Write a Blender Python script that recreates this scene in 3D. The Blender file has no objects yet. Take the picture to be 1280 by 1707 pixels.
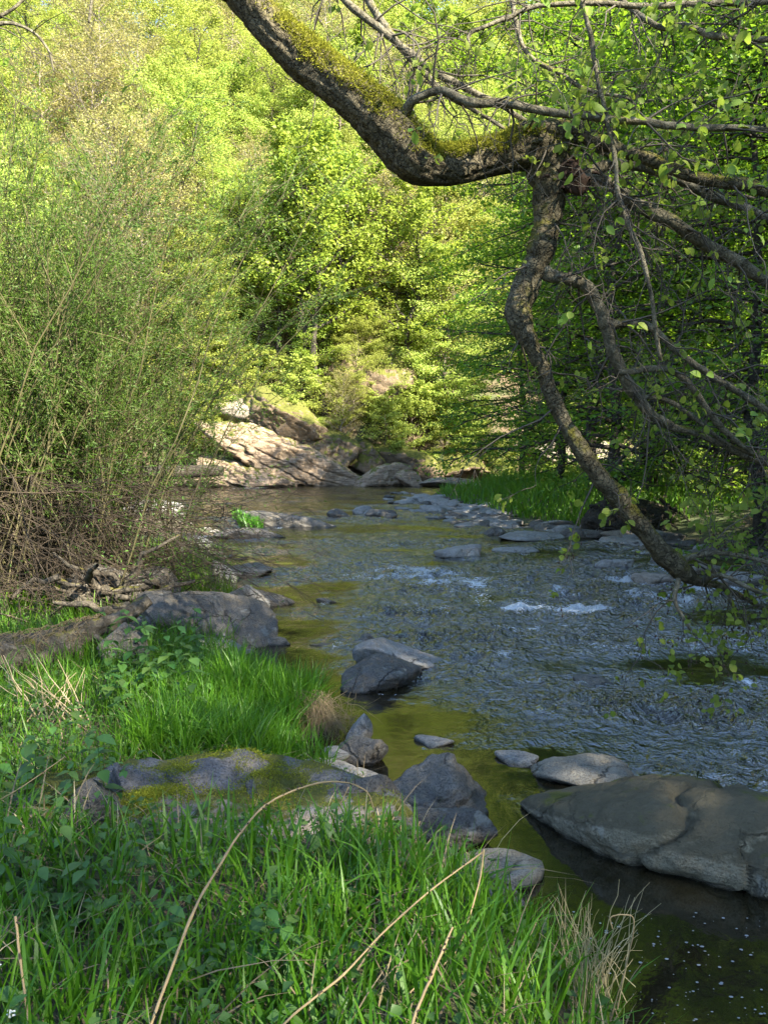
import bpy, bmesh, math, random
import numpy as np
from mathutils import Vector, Matrix

# ------------------------------------------------------------------ camera, sky, sun, exposure
SC = bpy.context.scene
COL = SC.collection
CAM_H, FPX, PITCH = 2.3, 1420.0, math.radians(4.57)
cam_d = bpy.data.cameras.new('camera')
cam_d.sensor_fit = 'VERTICAL'
cam_d.sensor_height = 36.0
cam_d.lens = 36.0 * FPX / 1707.0
cam_d.clip_end = 2000
cam = bpy.data.objects.new('camera', cam_d)
COL.objects.link(cam)
cam.location = (0, 0, CAM_H)
cam.rotation_euler = (math.radians(90) - PITCH, 0, 0)
SC.camera = cam

SUN_AZ = math.radians(132.0)      # compass angle from +Y towards +X
SUN_EL = math.radians(37.0)
W = bpy.data.worlds.new('World')
SC.world = W
W.use_nodes = True
wn = W.node_tree
bg = wn.nodes['Background']
sky = wn.nodes.new('ShaderNodeTexSky')
sky.sky_type = 'NISHITA'
sky.sun_disc = False
sky.ozone_density = 2.5
sky.dust_density = 0.4
sky.sun_elevation = SUN_EL
sky.sun_rotation = SUN_AZ
wn.links.new(sky.outputs[0], bg.inputs[0])
bg.inputs[1].default_value = 0.105
sun_d = bpy.data.lights.new('sun', 'SUN')
sun_d.energy = 5.0
sun_d.angle = math.radians(0.55)
sun_d.color = (1.0, 0.91, 0.74)
sun_o = bpy.data.objects.new('sun', sun_d)
COL.objects.link(sun_o)
SUN_V = Vector((math.sin(SUN_AZ) * math.cos(SUN_EL), math.cos(SUN_AZ) * math.cos(SUN_EL), math.sin(SUN_EL)))
sun_o.rotation_euler = SUN_V.to_track_quat('Z', 'Y').to_euler()
SC.view_settings.view_transform = 'Standard'
SC.view_settings.look = 'None'
SC.view_settings.gamma = 1
SC.view_settings.use_curve_mapping = False
SC.view_settings.exposure = 2.6
SC.render.engine = 'CYCLES'
SC.cycles.max_bounces = 7
SC.cycles.diffuse_bounces = 4
SC.cycles.glossy_bounces = 3
SC.cycles.transmission_bounces = 4
SC.cycles.caustics_reflective = False
SC.cycles.caustics_refractive = False
SC.cycles.use_denoising = True

# ------------------------------------------------------------------ helpers
RNG = np.random.default_rng(7)
random.seed(5)
CF = np.array([0, math.cos(PITCH), -math.sin(PITCH)])
CU = np.array([0, math.sin(PITCH), math.cos(PITCH)])
CR = np.array([1.0, 0, 0])
CP = np.array([0, 0, CAM_H])


def ray(px, py):
    return CF + (px - 640) / FPX * CR + (853.5 - py) / FPX * CU


def at(px, py, d):
    """world point at forward depth d that the photo shows at (px, py)"""
    return CP + ray(px, py) * d


def on_z(px, py, z=0.0):
    r = ray(px, py)
    return CP + r * ((z - CAM_H) / r[2])


_perm = np.random.default_rng(3).permutation(256)
_perm = np.concatenate([_perm, _perm, _perm])
_g = np.random.default_rng(4).normal(size=(256, 3))
_g /= np.linalg.norm(_g, axis=1)[:, None]


def pn(x, y, z=0.0):
    x, y, z = np.broadcast_arrays(np.asarray(x, float), np.asarray(y, float), np.asarray(z, float))
    xi, yi, zi = np.floor(x).astype(int), np.floor(y).astype(int), np.floor(z).astype(int)
    xf, yf, zf = x - xi, y - yi, z - zi
    u, v, w = [t * t * t * (t * (t * 6 - 15) + 10) for t in (xf, yf, zf)]
    xi, yi, zi = xi & 255, yi & 255, zi & 255
    out = 0
    for a in (0, 1):
        for b in (0, 1):
            for c in (0, 1):
                h = _perm[_perm[_perm[(xi + a) & 255] + ((yi + b) & 255)] + ((zi + c) & 255)]
                g = _g[h]
                dt = g[..., 0] * (xf - a) + g[..., 1] * (yf - b) + g[..., 2] * (zf - c)
                out = out + dt * (u if a else 1 - u) * (v if b else 1 - v) * (w if c else 1 - w)
    return out


def fbm(x, y, z=0.0, o=4, s=1.0, gain=.5):
    t, a = 0, 1.0
    for i in range(o):
        t = t + a * pn(np.asarray(x) * s + i * 17.3, np.asarray(y) * s - i * 9.1, np.asarray(z) * s + i * 5.7)
        a *= gain
        s *= 2.03
    return t


def sstep(a, b, x):
    t = np.clip((x - a) / (b - a), 0, 1)
    return t * t * (3 - 2 * t)


def nrm(a):
    return a / np.maximum(np.linalg.norm(a, axis=-1, keepdims=True), 1e-9)


def link(name, me, parent=None):
    o = bpy.data.objects.new(name, me)
    COL.objects.link(o)
    if parent is not None:
        o.parent = parent
    return o


def empty(name, loc, rz=0.0, s=1.0):
    o = bpy.data.objects.new(name, None)
    COL.objects.link(o)
    o.location = [float(v) for v in loc]
    o.rotation_euler = (0, 0, rz)
    o.scale = (s, s, s)
    return o


def tag(o, label=None, cat=None, group=None, kind=None):
    if label:
        o['label'] = label
    if cat:
        o['category'] = cat
    if group:
        o['group'] = group
    if kind:
        o['kind'] = kind
    return o


class MB:
    """collects vertices, faces and a per-vertex tint for one mesh"""

    def __init__(s):
        s.v, s.f3, s.f4, s.t, s.n = [], [], [], [], 0

    def add(s, v, f3=None, f4=None, t=0.5):
        v = np.asarray(v, float).reshape(-1, 3)
        if f3 is not None and len(f3):
            s.f3.append(np.asarray(f3, int).reshape(-1, 3) + s.n)
        if f4 is not None and len(f4):
            s.f4.append(np.asarray(f4, int).reshape(-1, 4) + s.n)
        s.v.append(v)
        s.t.append(np.broadcast_to(np.asarray(t, float), (len(v),)))
        s.n += len(v)
        return s

    def verts(s):
        return np.concatenate(s.v)

    def mesh(s, name, mat, smooth=True, attrs=None):
        me = bpy.data.meshes.new(name)
        v = np.concatenate(s.v)
        f3 = np.concatenate(s.f3) if s.f3 else np.zeros((0, 3), int)
        f4 = np.concatenate(s.f4) if s.f4 else np.zeros((0, 4), int)
        me.vertices.add(len(v))
        me.vertices.foreach_set('co', v.astype(np.float32).ravel())
        nl = f3.size + f4.size
        me.loops.add(nl)
        me.loops.foreach_set('vertex_index', np.concatenate([f3.ravel(), f4.ravel()]).astype(np.int32))
        me.polygons.add(len(f3) + len(f4))
        st = np.concatenate([np.arange(len(f3)) * 3, f3.size + np.arange(len(f4)) * 4]).astype(np.int32)
        me.polygons.foreach_set('loop_start', st)
        if smooth:
            me.polygons.foreach_set('use_smooth', np.ones(len(f3) + len(f4), bool))
        me.update(calc_edges=True)
        a = me.attributes.new('tint', 'FLOAT', 'POINT')
        a.data.foreach_set('value', np.concatenate(s.t).astype(np.float32))
        for k, val in (attrs or {}).items():
            a = me.attributes.new(k, 'FLOAT', 'POINT')
            a.data.foreach_set('value', np.asarray(val, np.float32))
        me.materials.append(mat)
        return me

    def build(s, name, mat, parent=None, smooth=True, attrs=None):
        return link(name, s.mesh(name, mat, smooth, attrs), parent)


def smooth_path(p, n=6):
    """Catmull-Rom through rows of p (any number of columns)"""
    p = np.asarray(p, float)
    q = np.vstack([2 * p[0] - p[1], p, 2 * p[-1] - p[-2]])
    out = []
    for i in range(1, len(q) - 2):
        for k in range(n):
            t = k / n
            a, b, c, d = q[i - 1], q[i], q[i + 1], q[i + 2]
            out.append(.5 * (2 * b + (c - a) * t + (2 * a - 5 * b + 4 * c - d) * t * t + (3 * b - a - 3 * c + d) * t ** 3))
    out.append(p[-1])
    return np.array(out)


def tube(mb, pts, rad, sides=6, bump=0.0, seed=0.0, t=.5, cap=True):
    pts = np.asarray(pts, float)
    n = len(pts)
    rad = np.broadcast_to(np.asarray(rad, float), (n,))
    tan = nrm(np.gradient(pts, axis=0))
    ref = np.array([0, 0, 1.0]) if abs(tan[0][2]) < .9 else np.array([1.0, 0, 0])
    u = np.cross(tan[0], ref)
    u /= np.linalg.norm(u)
    us = [u]
    for i in range(1, n):
        u = us[-1] - tan[i] * np.dot(us[-1], tan[i])
        u /= max(np.linalg.norm(u), 1e-9)
        us.append(u)
    us = np.array(us)
    vs = np.cross(tan, us)
    a = np.linspace(0, 2 * math.pi, sides, endpoint=False)
    r = rad[:, None] * np.ones(sides)[None]
    d = us[:, None] * np.cos(a)[None, :, None] + vs[:, None] * np.sin(a)[None, :, None]
    if bump:
        q = pts[:, None] + d * rad[:, None, None]
        k = 1.0 / max(rad.max(), .01)
        r = r * (1 + bump * (1.2 * fbm(q[..., 0], q[..., 1], q[..., 2] + seed, 2, k * .9) + .8 * fbm(q[..., 0], q[..., 1], q[..., 2] + seed, 2, k * 4)))
    v = (pts[:, None] + d * r[..., None]).reshape(-1, 3)
    i = np.arange(n - 1)[:, None] * sides
    j = np.arange(sides)[None]
    jn = (j + 1) % sides
    f4 = np.stack([i + j, i + jn, i + jn + sides, i + j + sides], -1).reshape(-1, 4)
    f3 = None
    if cap:
        v = np.vstack([v, pts[-1] + tan[-1] * rad[-1] * .5])
        b = (n - 1) * sides
        f3 = np.stack([b + j[0], b + jn[0], np.full(sides, n * sides)], -1)
    mb.add(v, f3, f4, t)


def leaves(mb, pos, axis, nor, ln, wd, fold=.25, t=None):
    """diamond leaves folded along the midrib"""
    n = len(pos)
    axis = nrm(axis)
    side = nrm(np.cross(axis, nor))
    up = np.cross(side, axis)
    ln = np.broadcast_to(np.asarray(ln, float), (n,))[:, None]
    wd = np.broadcast_to(np.asarray(wd, float), (n,))[:, None]
    base = pos
    tip = pos + axis * ln - up * ln * .12
    mid = pos + axis * ln * .48 + up * wd * fold
    v = np.stack([base, mid + side * wd * .5, tip, mid - side * wd * .5], 1).reshape(-1, 3)
    k = np.arange(n)[:, None] * 4
    f3 = np.concatenate([k + np.array([[0, 1, 2]]), k + np.array([[0, 2, 3]])])
    if t is None:
        t = RNG.random(n)
    mb.add(v, f3, None, np.repeat(t, 4))


LEAF_OUT = np.array([(0, 0), (.22, .34), (.5, .5), (.8, .42), (1.0, .06)])


def round_leaf(pos, axis, nor, ln, wd, curl=.2):
    """one broad leaf: five stations down the midrib, folded and curled"""
    axis = axis / np.linalg.norm(axis)
    side = np.cross(axis, nor)
    side /= max(np.linalg.norm(side), 1e-6)
    up = np.cross(side, axis)
    v, f4 = [], []
    for a, w in LEAF_OUT:
        c = pos + axis * ln * a - up * ln * curl * a * a
        v += [c - side * wd * w + up * wd * w * .35, c, c + side * wd * w + up * wd * w * .35]
    for i in range(4):
        b = i * 3
        f4 += [(b, b + 1, b + 4, b + 3), (b + 1, b + 2, b + 5, b + 4)]
    return np.array(v), np.array(f4)


def blades(mb, base, h, az, lean, bend, wd, t, seg=4):
    """grass blades: tapering ribbons that bend over"""
    n = len(base)
    dx, dy = np.cos(az), np.sin(az)
    s = np.linspace(0, 1, seg + 1)
    out = h[:, None] * (lean[:, None] * s + bend[:, None] * s ** 2.2)
    up = h[:, None] * (s - .45 * np.abs(bend)[:, None] * s ** 3)
    p = np.stack([base[:, 0:1] + out * dx[:, None], base[:, 1:2] + out * dy[:, None], base[:, 2:3] + up], -1)
    tw = az + RNG.normal(size=n) * .8
    sx, sy = -np.sin(tw), np.cos(tw)
    w = wd[:, None] * np.array([.55, 1, .9, .6, .0])[None, :seg + 1] * .5 if seg == 4 else wd[:, None] * (1 - s)[None] * .5
    L = p.copy()
    R_ = p.copy()
    L[..., 0] -= w * sx[:, None]
    L[..., 1] -= w * sy[:, None]
    R_[..., 0] += w * sx[:, None]
    R_[..., 1] += w * sy[:, None]
    v = np.concatenate([np.stack([L[:, :seg], R_[:, :seg]], 2).reshape(n, -1, 3), p[:, seg:seg + 1]], 1)
    m = 2 * seg + 1
    k = np.arange(n)[:, None, None] * m
    q = np.array([(2 * i, 2 * i + 1, 2 * i + 3, 2 * i + 2) for i in range(seg - 1)])[None]
    f4 = (k + q).reshape(-1, 4)
    f3 = (np.arange(n)[:, None] * m + np.array([[2 * seg - 2, 2 * seg - 1, 2 * seg]]))
    mb.add(v.reshape(-1, 3), f3, f4, np.repeat(t, m))


# ------------------------------------------------------------------ materials
def new_mat(name):
    m = bpy.data.materials.new(name)
    m.use_nodes = True
    nt = m.node_tree
    return m, nt, nt.nodes['Principled BSDF']


def nd(nt, typ, **kw):
    n = nt.nodes.new(typ)
    for k, v in kw.items():
        if k == 'op':
            n.operation = v
        elif hasattr(n, k) and k not in ('inputs',):
            setattr(n, k, v)
    return n


def setin(n, **kw):
    for k, v in kw.items():
        n.inputs[k.replace('_', ' ')].default_value = v
    return n


def ramp(nt, fac, stops):
    r = nt.nodes.new('ShaderNodeValToRGB')
    e = r.color_ramp.elements
    while len(e) < len(stops):
        e.new(.5)
    for el, (p, c) in zip(e, stops):
        el.position = p
        el.color = c if len(c) == 4 else (*c, 1)
    nt.links.new(fac, r.inputs[0])
    return r.outputs[0]


def noise(nt, vec, scale, detail=4, rough=.55, dist=0.0):
    n = nt.nodes.new('ShaderNodeTexNoise')
    n.inputs['Scale'].default_value = scale
    n.inputs['Detail'].default_value = detail
    n.inputs['Roughness'].default_value = rough
    n.inputs['Distortion'].default_value = dist
    nt.links.new(vec, n.inputs['Vector'])
    return n.outputs[0]


def mix(nt, fac, a, b, mode='MIX'):
    m = nt.nodes.new('ShaderNodeMix')
    m.data_type = 'RGBA'
    m.blend_type = mode
    for s, v in ((m.inputs[0], fac), (m.inputs[6], a), (m.inputs[7], b)):
        if hasattr(v, 'is_linked'):
            nt.links.new(v, s)
        elif isinstance(v, (int, float)):
            s.default_value = v
        else:
            s.default_value = (*v, 1)
    return m.outputs[2]


def math_n(nt, op, a, b=None, clamp=False):
    m = nt.nodes.new('ShaderNodeMath')
    m.operation = op
    m.use_clamp = clamp
    for i, v in enumerate((a, b)):
        if v is None:
            continue
        if hasattr(v, 'is_linked'):
            nt.links.new(v, m.inputs[i])
        else:
            m.inputs[i].default_value = v
    return m.outputs[0]


def attr(nt, name):
    a = nt.nodes.new('ShaderNodeAttribute')
    a.attribute_name = name
    return a.outputs['Fac']


def bump(nt, bs, h, strength, dist=.02, prev=None):
    b = nt.nodes.new('ShaderNodeBump')
    b.inputs['Strength'].default_value = strength
    b.inputs['Distance'].default_value = dist
    nt.links.new(h, b.inputs['Height'])
    if prev is not None:
        nt.links.new(prev, b.inputs['Normal'])
    if bs is not None:
        nt.links.new(b.outputs[0], bs.inputs['Normal'])
    return b.outputs[0]


def leaf_mat(name, c1, c2, tr, trans=.45, rough=.5, spec=.3, vary=.25):
    m, nt, bs = new_mat(name)
    t = attr(nt, 'tint')
    oi = nt.nodes.new('ShaderNodeObjectInfo')
    col = mix(nt, t, c1, c2)
    hs = nt.nodes.new('ShaderNodeHueSaturation')
    nt.links.new(math_n(nt, 'ADD', math_n(nt, 'MULTIPLY', oi.outputs['Random'], .04), .482), hs.inputs['Hue'])
    nt.links.new(math_n(nt, 'ADD', math_n(nt, 'MULTIPLY', oi.outputs['Random'], vary), 1 - vary * .5), hs.inputs['Value'])
    nt.links.new(col, hs.inputs['Color'])
    bs.inputs['Roughness'].default_value = rough
    bs.inputs['Specular IOR Level'].default_value = spec
    nt.links.new(hs.outputs[0], bs.inputs['Base Color'])
    tb = nt.nodes.new('ShaderNodeBsdfTranslucent')
    trc = mix(nt, .65, hs.outputs[0], tr)
    nt.links.new(trc, tb.inputs['Color'])
    mx = nt.nodes.new('ShaderNodeMixShader')
    mx.inputs[0].default_value = trans
    nt.links.new(bs.outputs[0], mx.inputs[1])
    nt.links.new(tb.outputs[0], mx.inputs[2])
    nt.links.new(mx.outputs[0], nt.nodes['Material Output'].inputs[0])
    return m


def geo_pos(nt):
    return nt.nodes.new('ShaderNodeNewGeometry')


def tex_obj(nt):
    return nt.nodes.new('ShaderNodeTexCoord').outputs['Object']


def rock_mat(name, dark, light, moss=0.0, warm=(.26, .2, .12), strata=0.0, wet=True, lichen=.3, patina=None):
    m, nt, bs = new_mat(name)
    tc = tex_obj(nt)
    g = geo_pos(nt)
    n1 = noise(nt, tc, 2.2, 6, .62, .4)
    n2 = noise(nt, tc, 14, 6, .7)
    n3 = noise(nt, tc, 85, 3, .65)
    col = mix(nt, ramp(nt, n1, [(.3, (0, 0, 0)), (.72, (1, 1, 1))]), dark, light)
    col = mix(nt, math_n(nt, 'MULTIPLY', ramp(nt, n2, [(.45, (0, 0, 0)), (.75, (1, 1, 1))]), .6), col, warm)
    col = mix(nt, math_n(nt, 'MULTIPLY', ramp(nt, n3, [(.38, (1, 1, 1)), (.52, (0, 0, 0))]), .6), col, [c * .35 for c in dark])
    vk = nt.nodes.new('ShaderNodeTexVoronoi')
    vk.feature = 'DISTANCE_TO_EDGE'
    vk.inputs['Scale'].default_value = 2.3
    dq = nt.nodes.new('ShaderNodeTexNoise')
    dq.inputs['Scale'].default_value = 3
    dq.inputs['Detail'].default_value = 5
    nt.links.new(tc, dq.inputs['Vector'])
    nt.links.new(mix(nt, .5, tc, dq.outputs[1], 'ADD'), vk.inputs['Vector'])
    ck = math_n(nt, 'MULTIPLY', ramp(nt, vk.outputs['Distance'], [(0, (1, 1, 1)), (.03, (0, 0, 0))]), ramp(nt, noise(nt, tc, 1.7, 3), [(.46, (0, 0, 0)), (.56, (1, 1, 1))]))
    col = mix(nt, math_n(nt, 'MULTIPLY', ck, .85), col, [c * .2 for c in dark])
    if lichen:
        li = noise(nt, tc, 7.5, 5, .5, .2)
        col = mix(nt, math_n(nt, 'MULTIPLY', ramp(nt, li, [(.62, (0, 0, 0)), (.68, (1, 1, 1))]), lichen), col, (.42, .43, .38))
    if strata:
        mp = nt.nodes.new('ShaderNodeMapping')
        mp.inputs['Scale'].default_value = (.6, .6, 9)
        mp.inputs['Rotation'].default_value = (.2, .45, 0)
        nt.links.new(tc, mp.inputs[0])
        st = noise(nt, mp.outputs[0], 2.0, 5, .65, .3)
        col = mix(nt, math_n(nt, 'MULTIPLY', ramp(nt, st, [(.38, (1, 1, 1)), (.5, (0, 0, 0))]), strata), col, [c * .4 for c in dark])
    if patina:
        sx = nt.nodes.new('ShaderNodeSeparateXYZ')
        nt.links.new(g.outputs['Normal'], sx.inputs[0])
        pf = math_n(nt, 'ADD', sx.outputs[2], math_n(nt, 'MULTIPLY', math_n(nt, 'SUBTRACT', n1, .5), 1.6))
        col = mix(nt, ramp(nt, pf, [(.1, (0, 0, 0)), (.5, (1, 1, 1))]), col, mix(nt, n2, patina, [c * .55 for c in patina]))
    if moss:
        sx = nt.nodes.new('ShaderNodeSeparateXYZ')
        nt.links.new(g.outputs['Normal'], sx.inputs[0])
        mn = noise(nt, tc, 3.2, 5, .6)
        f = math_n(nt, 'ADD', math_n(nt, 'MULTIPLY', sx.outputs[2], .35), mn)
        f = ramp(nt, f, [(.95 - moss * .45, (0, 0, 0)), (1.02 - moss * .45, (1, 1, 1))])
        col = mix(nt, f, col, mix(nt, n2, (.05, .06, .012), (.14, .14, .025)))
    if wet:
        sp = nt.nodes.new('ShaderNodeSeparateXYZ')
        nt.links.new(g.outputs['Position'], sp.inputs[0])
        wz = math_n(nt, 'ADD', sp.outputs[2], math_n(nt, 'MULTIPLY', math_n(nt, 'SUBTRACT', n2, .5), .06))
        wf = ramp(nt, wz, [(.012, (1, 1, 1)), (.034, (0, 0, 0))])
        col = mix(nt, math_n(nt, 'MULTIPLY', wf, .8), col, (.02, .018, .012))
        nt.links.new(math_n(nt, 'SUBTRACT', .85, math_n(nt, 'MULTIPLY', wf, .6)), bs.inputs['Roughness'])
    else:
        bs.inputs['Roughness'].default_value = .88
    nt.links.new(col, bs.inputs['Base Color'])
    bs.inputs['Specular IOR Level'].default_value = .3
    b0 = bump(nt, None, math_n(nt, 'SUBTRACT', noise(nt, tc, 5, 7, .7, .3), math_n(nt, 'MULTIPLY', ck, .5)), .75, .10)
    b1 = bump(nt, None, n2, .9, .035, b0)
    bump(nt, bs, n3, .6, .012, b1)
    return m


def bark_mat(name, dark, light, moss=.0, scale=1.0, crack=True):
    m, nt, bs = new_mat(name)
    tc = tex_obj(nt)
    n1 = noise(nt, tc, 9 * scale, 5, .65, .5)
    n2 = noise(nt, tc, 45 * scale, 4, .65)
    col = mix(nt, ramp(nt, n1, [(.32, (0, 0, 0)), (.68, (1, 1, 1))]), dark, light)
    col = mix(nt, math_n(nt, 'MULTIPLY', ramp(nt, n2, [(.4, (1, 1, 1)), (.6, (0, 0, 0))]), .6), col, [c * .4 for c in dark])
    if moss:
        g = geo_pos(nt)
        sx = nt.nodes.new('ShaderNodeSeparateXYZ')
        nt.links.new(g.outputs['Normal'], sx.inputs[0])
        mn = noise(nt, tc, 5, 5, .65)
        f = math_n(nt, 'ADD', math_n(nt, 'MULTIPLY', sx.outputs[2], .22), mn)
        f = ramp(nt, f, [(.80 - moss * .3, (0, 0, 0)), (.92 - moss * .3, (1, 1, 1))])
        col = mix(nt, f, col, mix(nt, n2, (.05, .055, .01), (.16, .14, .02)))
    h = n1
    if crack:
        dn = nt.nodes.new('ShaderNodeTexNoise')
        dn.inputs['Scale'].default_value = 7
        dn.inputs['Detail'].default_value = 4
        nt.links.new(tc, dn.inputs['Vector'])
        wp = mix(nt, .16, tc, dn.outputs[1], 'ADD')
        vo = nt.nodes.new('ShaderNodeTexVoronoi')
        vo.feature = 'DISTANCE_TO_EDGE'
        vo.inputs['Scale'].default_value = 16 * scale
        nt.links.new(wp, vo.inputs['Vector'])
        cr = ramp(nt, vo.outputs['Distance'], [(0, (0, 0, 0)), (.08, (1, 1, 1))])
        col = mix(nt, math_n(nt, 'MULTIPLY', math_n(nt, 'SUBTRACT', 1.0, cr), ramp(nt, noise(nt, tc, 11, 3), [(.4, (0, 0, 0)), (.6, (.55, .55, .55))])), col, [c * .35 for c in dark])
        h = math_n(nt, 'ADD', math_n(nt, 'MULTIPLY', cr, .5), n1)
    nt.links.new(col, bs.inputs['Base Color'])
    bs.inputs['Roughness'].default_value = .9
    bs.inputs['Specular IOR Level'].default_value = .2
    b1 = bump(nt, None, h, .9, .03)
    bump(nt, bs, n2, .5, .01, b1)
    return m


def flat_mat(name, c1, c2, rough=.85, scale=30.0):
    m, nt, bs = new_mat(name)
    n = noise(nt, tex_obj(nt), scale, 4, .6)
    t = attr(nt, 'tint')
    col = mix(nt, math_n(nt, 'MULTIPLY', math_n(nt, 'ADD', n, t), .5), c1, c2)
    nt.links.new(col, bs.inputs['Base Color'])
    bs.inputs['Roughness'].default_value = rough
    bs.inputs['Specular IOR Level'].default_value = .25
    bump(nt, bs, n, .3, .01)
    return m


def water_mat():
    m, nt, bs = new_mat('river_water')
    g = geo_pos(nt)
    rf, fm, cl = attr(nt, 'riffle'), attr(nt, 'foam'), attr(nt, 'bed')
    mp = nt.nodes.new('ShaderNodeMapping')
    mp.inputs['Scale'].default_value = (1.0, .75, 1)
    nt.links.new(g.outputs['Position'], mp.inputs[0])
    a = noise(nt, mp.outputs[0], 9, 3, .55, .6)
    b = noise(nt, mp.outputs[0], 26, 3, .6, .3)
    c = noise(nt, g.outputs['Position'], 70, 2, .5)
    bed = noise(nt, g.outputs['Position'], 1.3, 4, .6)
    col = mix(nt, bed, (.006, .0055, .003), (.022, .018, .008))
    col = mix(nt, cl, col, (.12, .095, .04))
    fn = ramp(nt, math_n(nt, 'ADD', fm, math_n(nt, 'MULTIPLY', math_n(nt, 'SUBTRACT', b, .5), 1.5)), [(.45, (0, 0, 0)), (.75, (1, 1, 1))])
    col = mix(nt, math_n(nt, 'MULTIPLY', fn, .85), col, (.60, .64, .68))
    nt.links.new(col, bs.inputs['Base Color'])
    nt.links.new(math_n(nt, 'ADD', .03, math_n(nt, 'MULTIPLY', fn, .5)), bs.inputs['Roughness'])
    nt.links.new(math_n(nt, 'ADD', 1.85, math_n(nt, 'MULTIPLY', rf, 1.6, True)), bs.inputs['IOR'])
    bs.inputs['Specular IOR Level'].default_value = .5
    h = math_n(nt, 'ADD', math_n(nt, 'MULTIPLY', a, .8), math_n(nt, 'ADD', math_n(nt, 'MULTIPLY', b, .3), math_n(nt, 'MULTIPLY', c, .05)))
    bp = nt.nodes.new('ShaderNodeBump')
    bp.inputs['Distance'].default_value = .34
    nt.links.new(rf, bp.inputs['Strength'])
    nt.links.new(h, bp.inputs['Height'])
    nt.links.new(bp.outputs[0], bs.inputs['Normal'])
    return m


def ground_mat():
    m, nt, bs = new_mat('leaf_litter_soil')
    g = geo_pos(nt)
    p = g.outputs['Position']
    n1 = noise(nt, p, .35, 5, .6)
    n2 = noise(nt, p, 5, 6, .7)
    n3 = noise(nt, p, 30, 4, .7)
    col = mix(nt, n2, (.05, .035, .02), (.17, .12, .07))
    col = mix(nt, ramp(nt, n1, [(.45, (0, 0, 0)), (.6, (1, 1, 1))]), col, mix(nt, n2, (.03, .05, .012), (.08, .11, .03)))
    col = mix(nt, math_n(nt, 'MULTIPLY', ramp(nt, n3, [(.4, (1, 1, 1)), (.6, (0, 0, 0))]), .5), col, (.02, .015, .01))
    nt.links.new(col, bs.inputs['Base Color'])
    bs.inputs['Roughness'].default_value = .95
    b1 = bump(nt, None, n2, .6, .1)
    bump(nt, bs, n3, .5, .03, b1)
    return m


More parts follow.
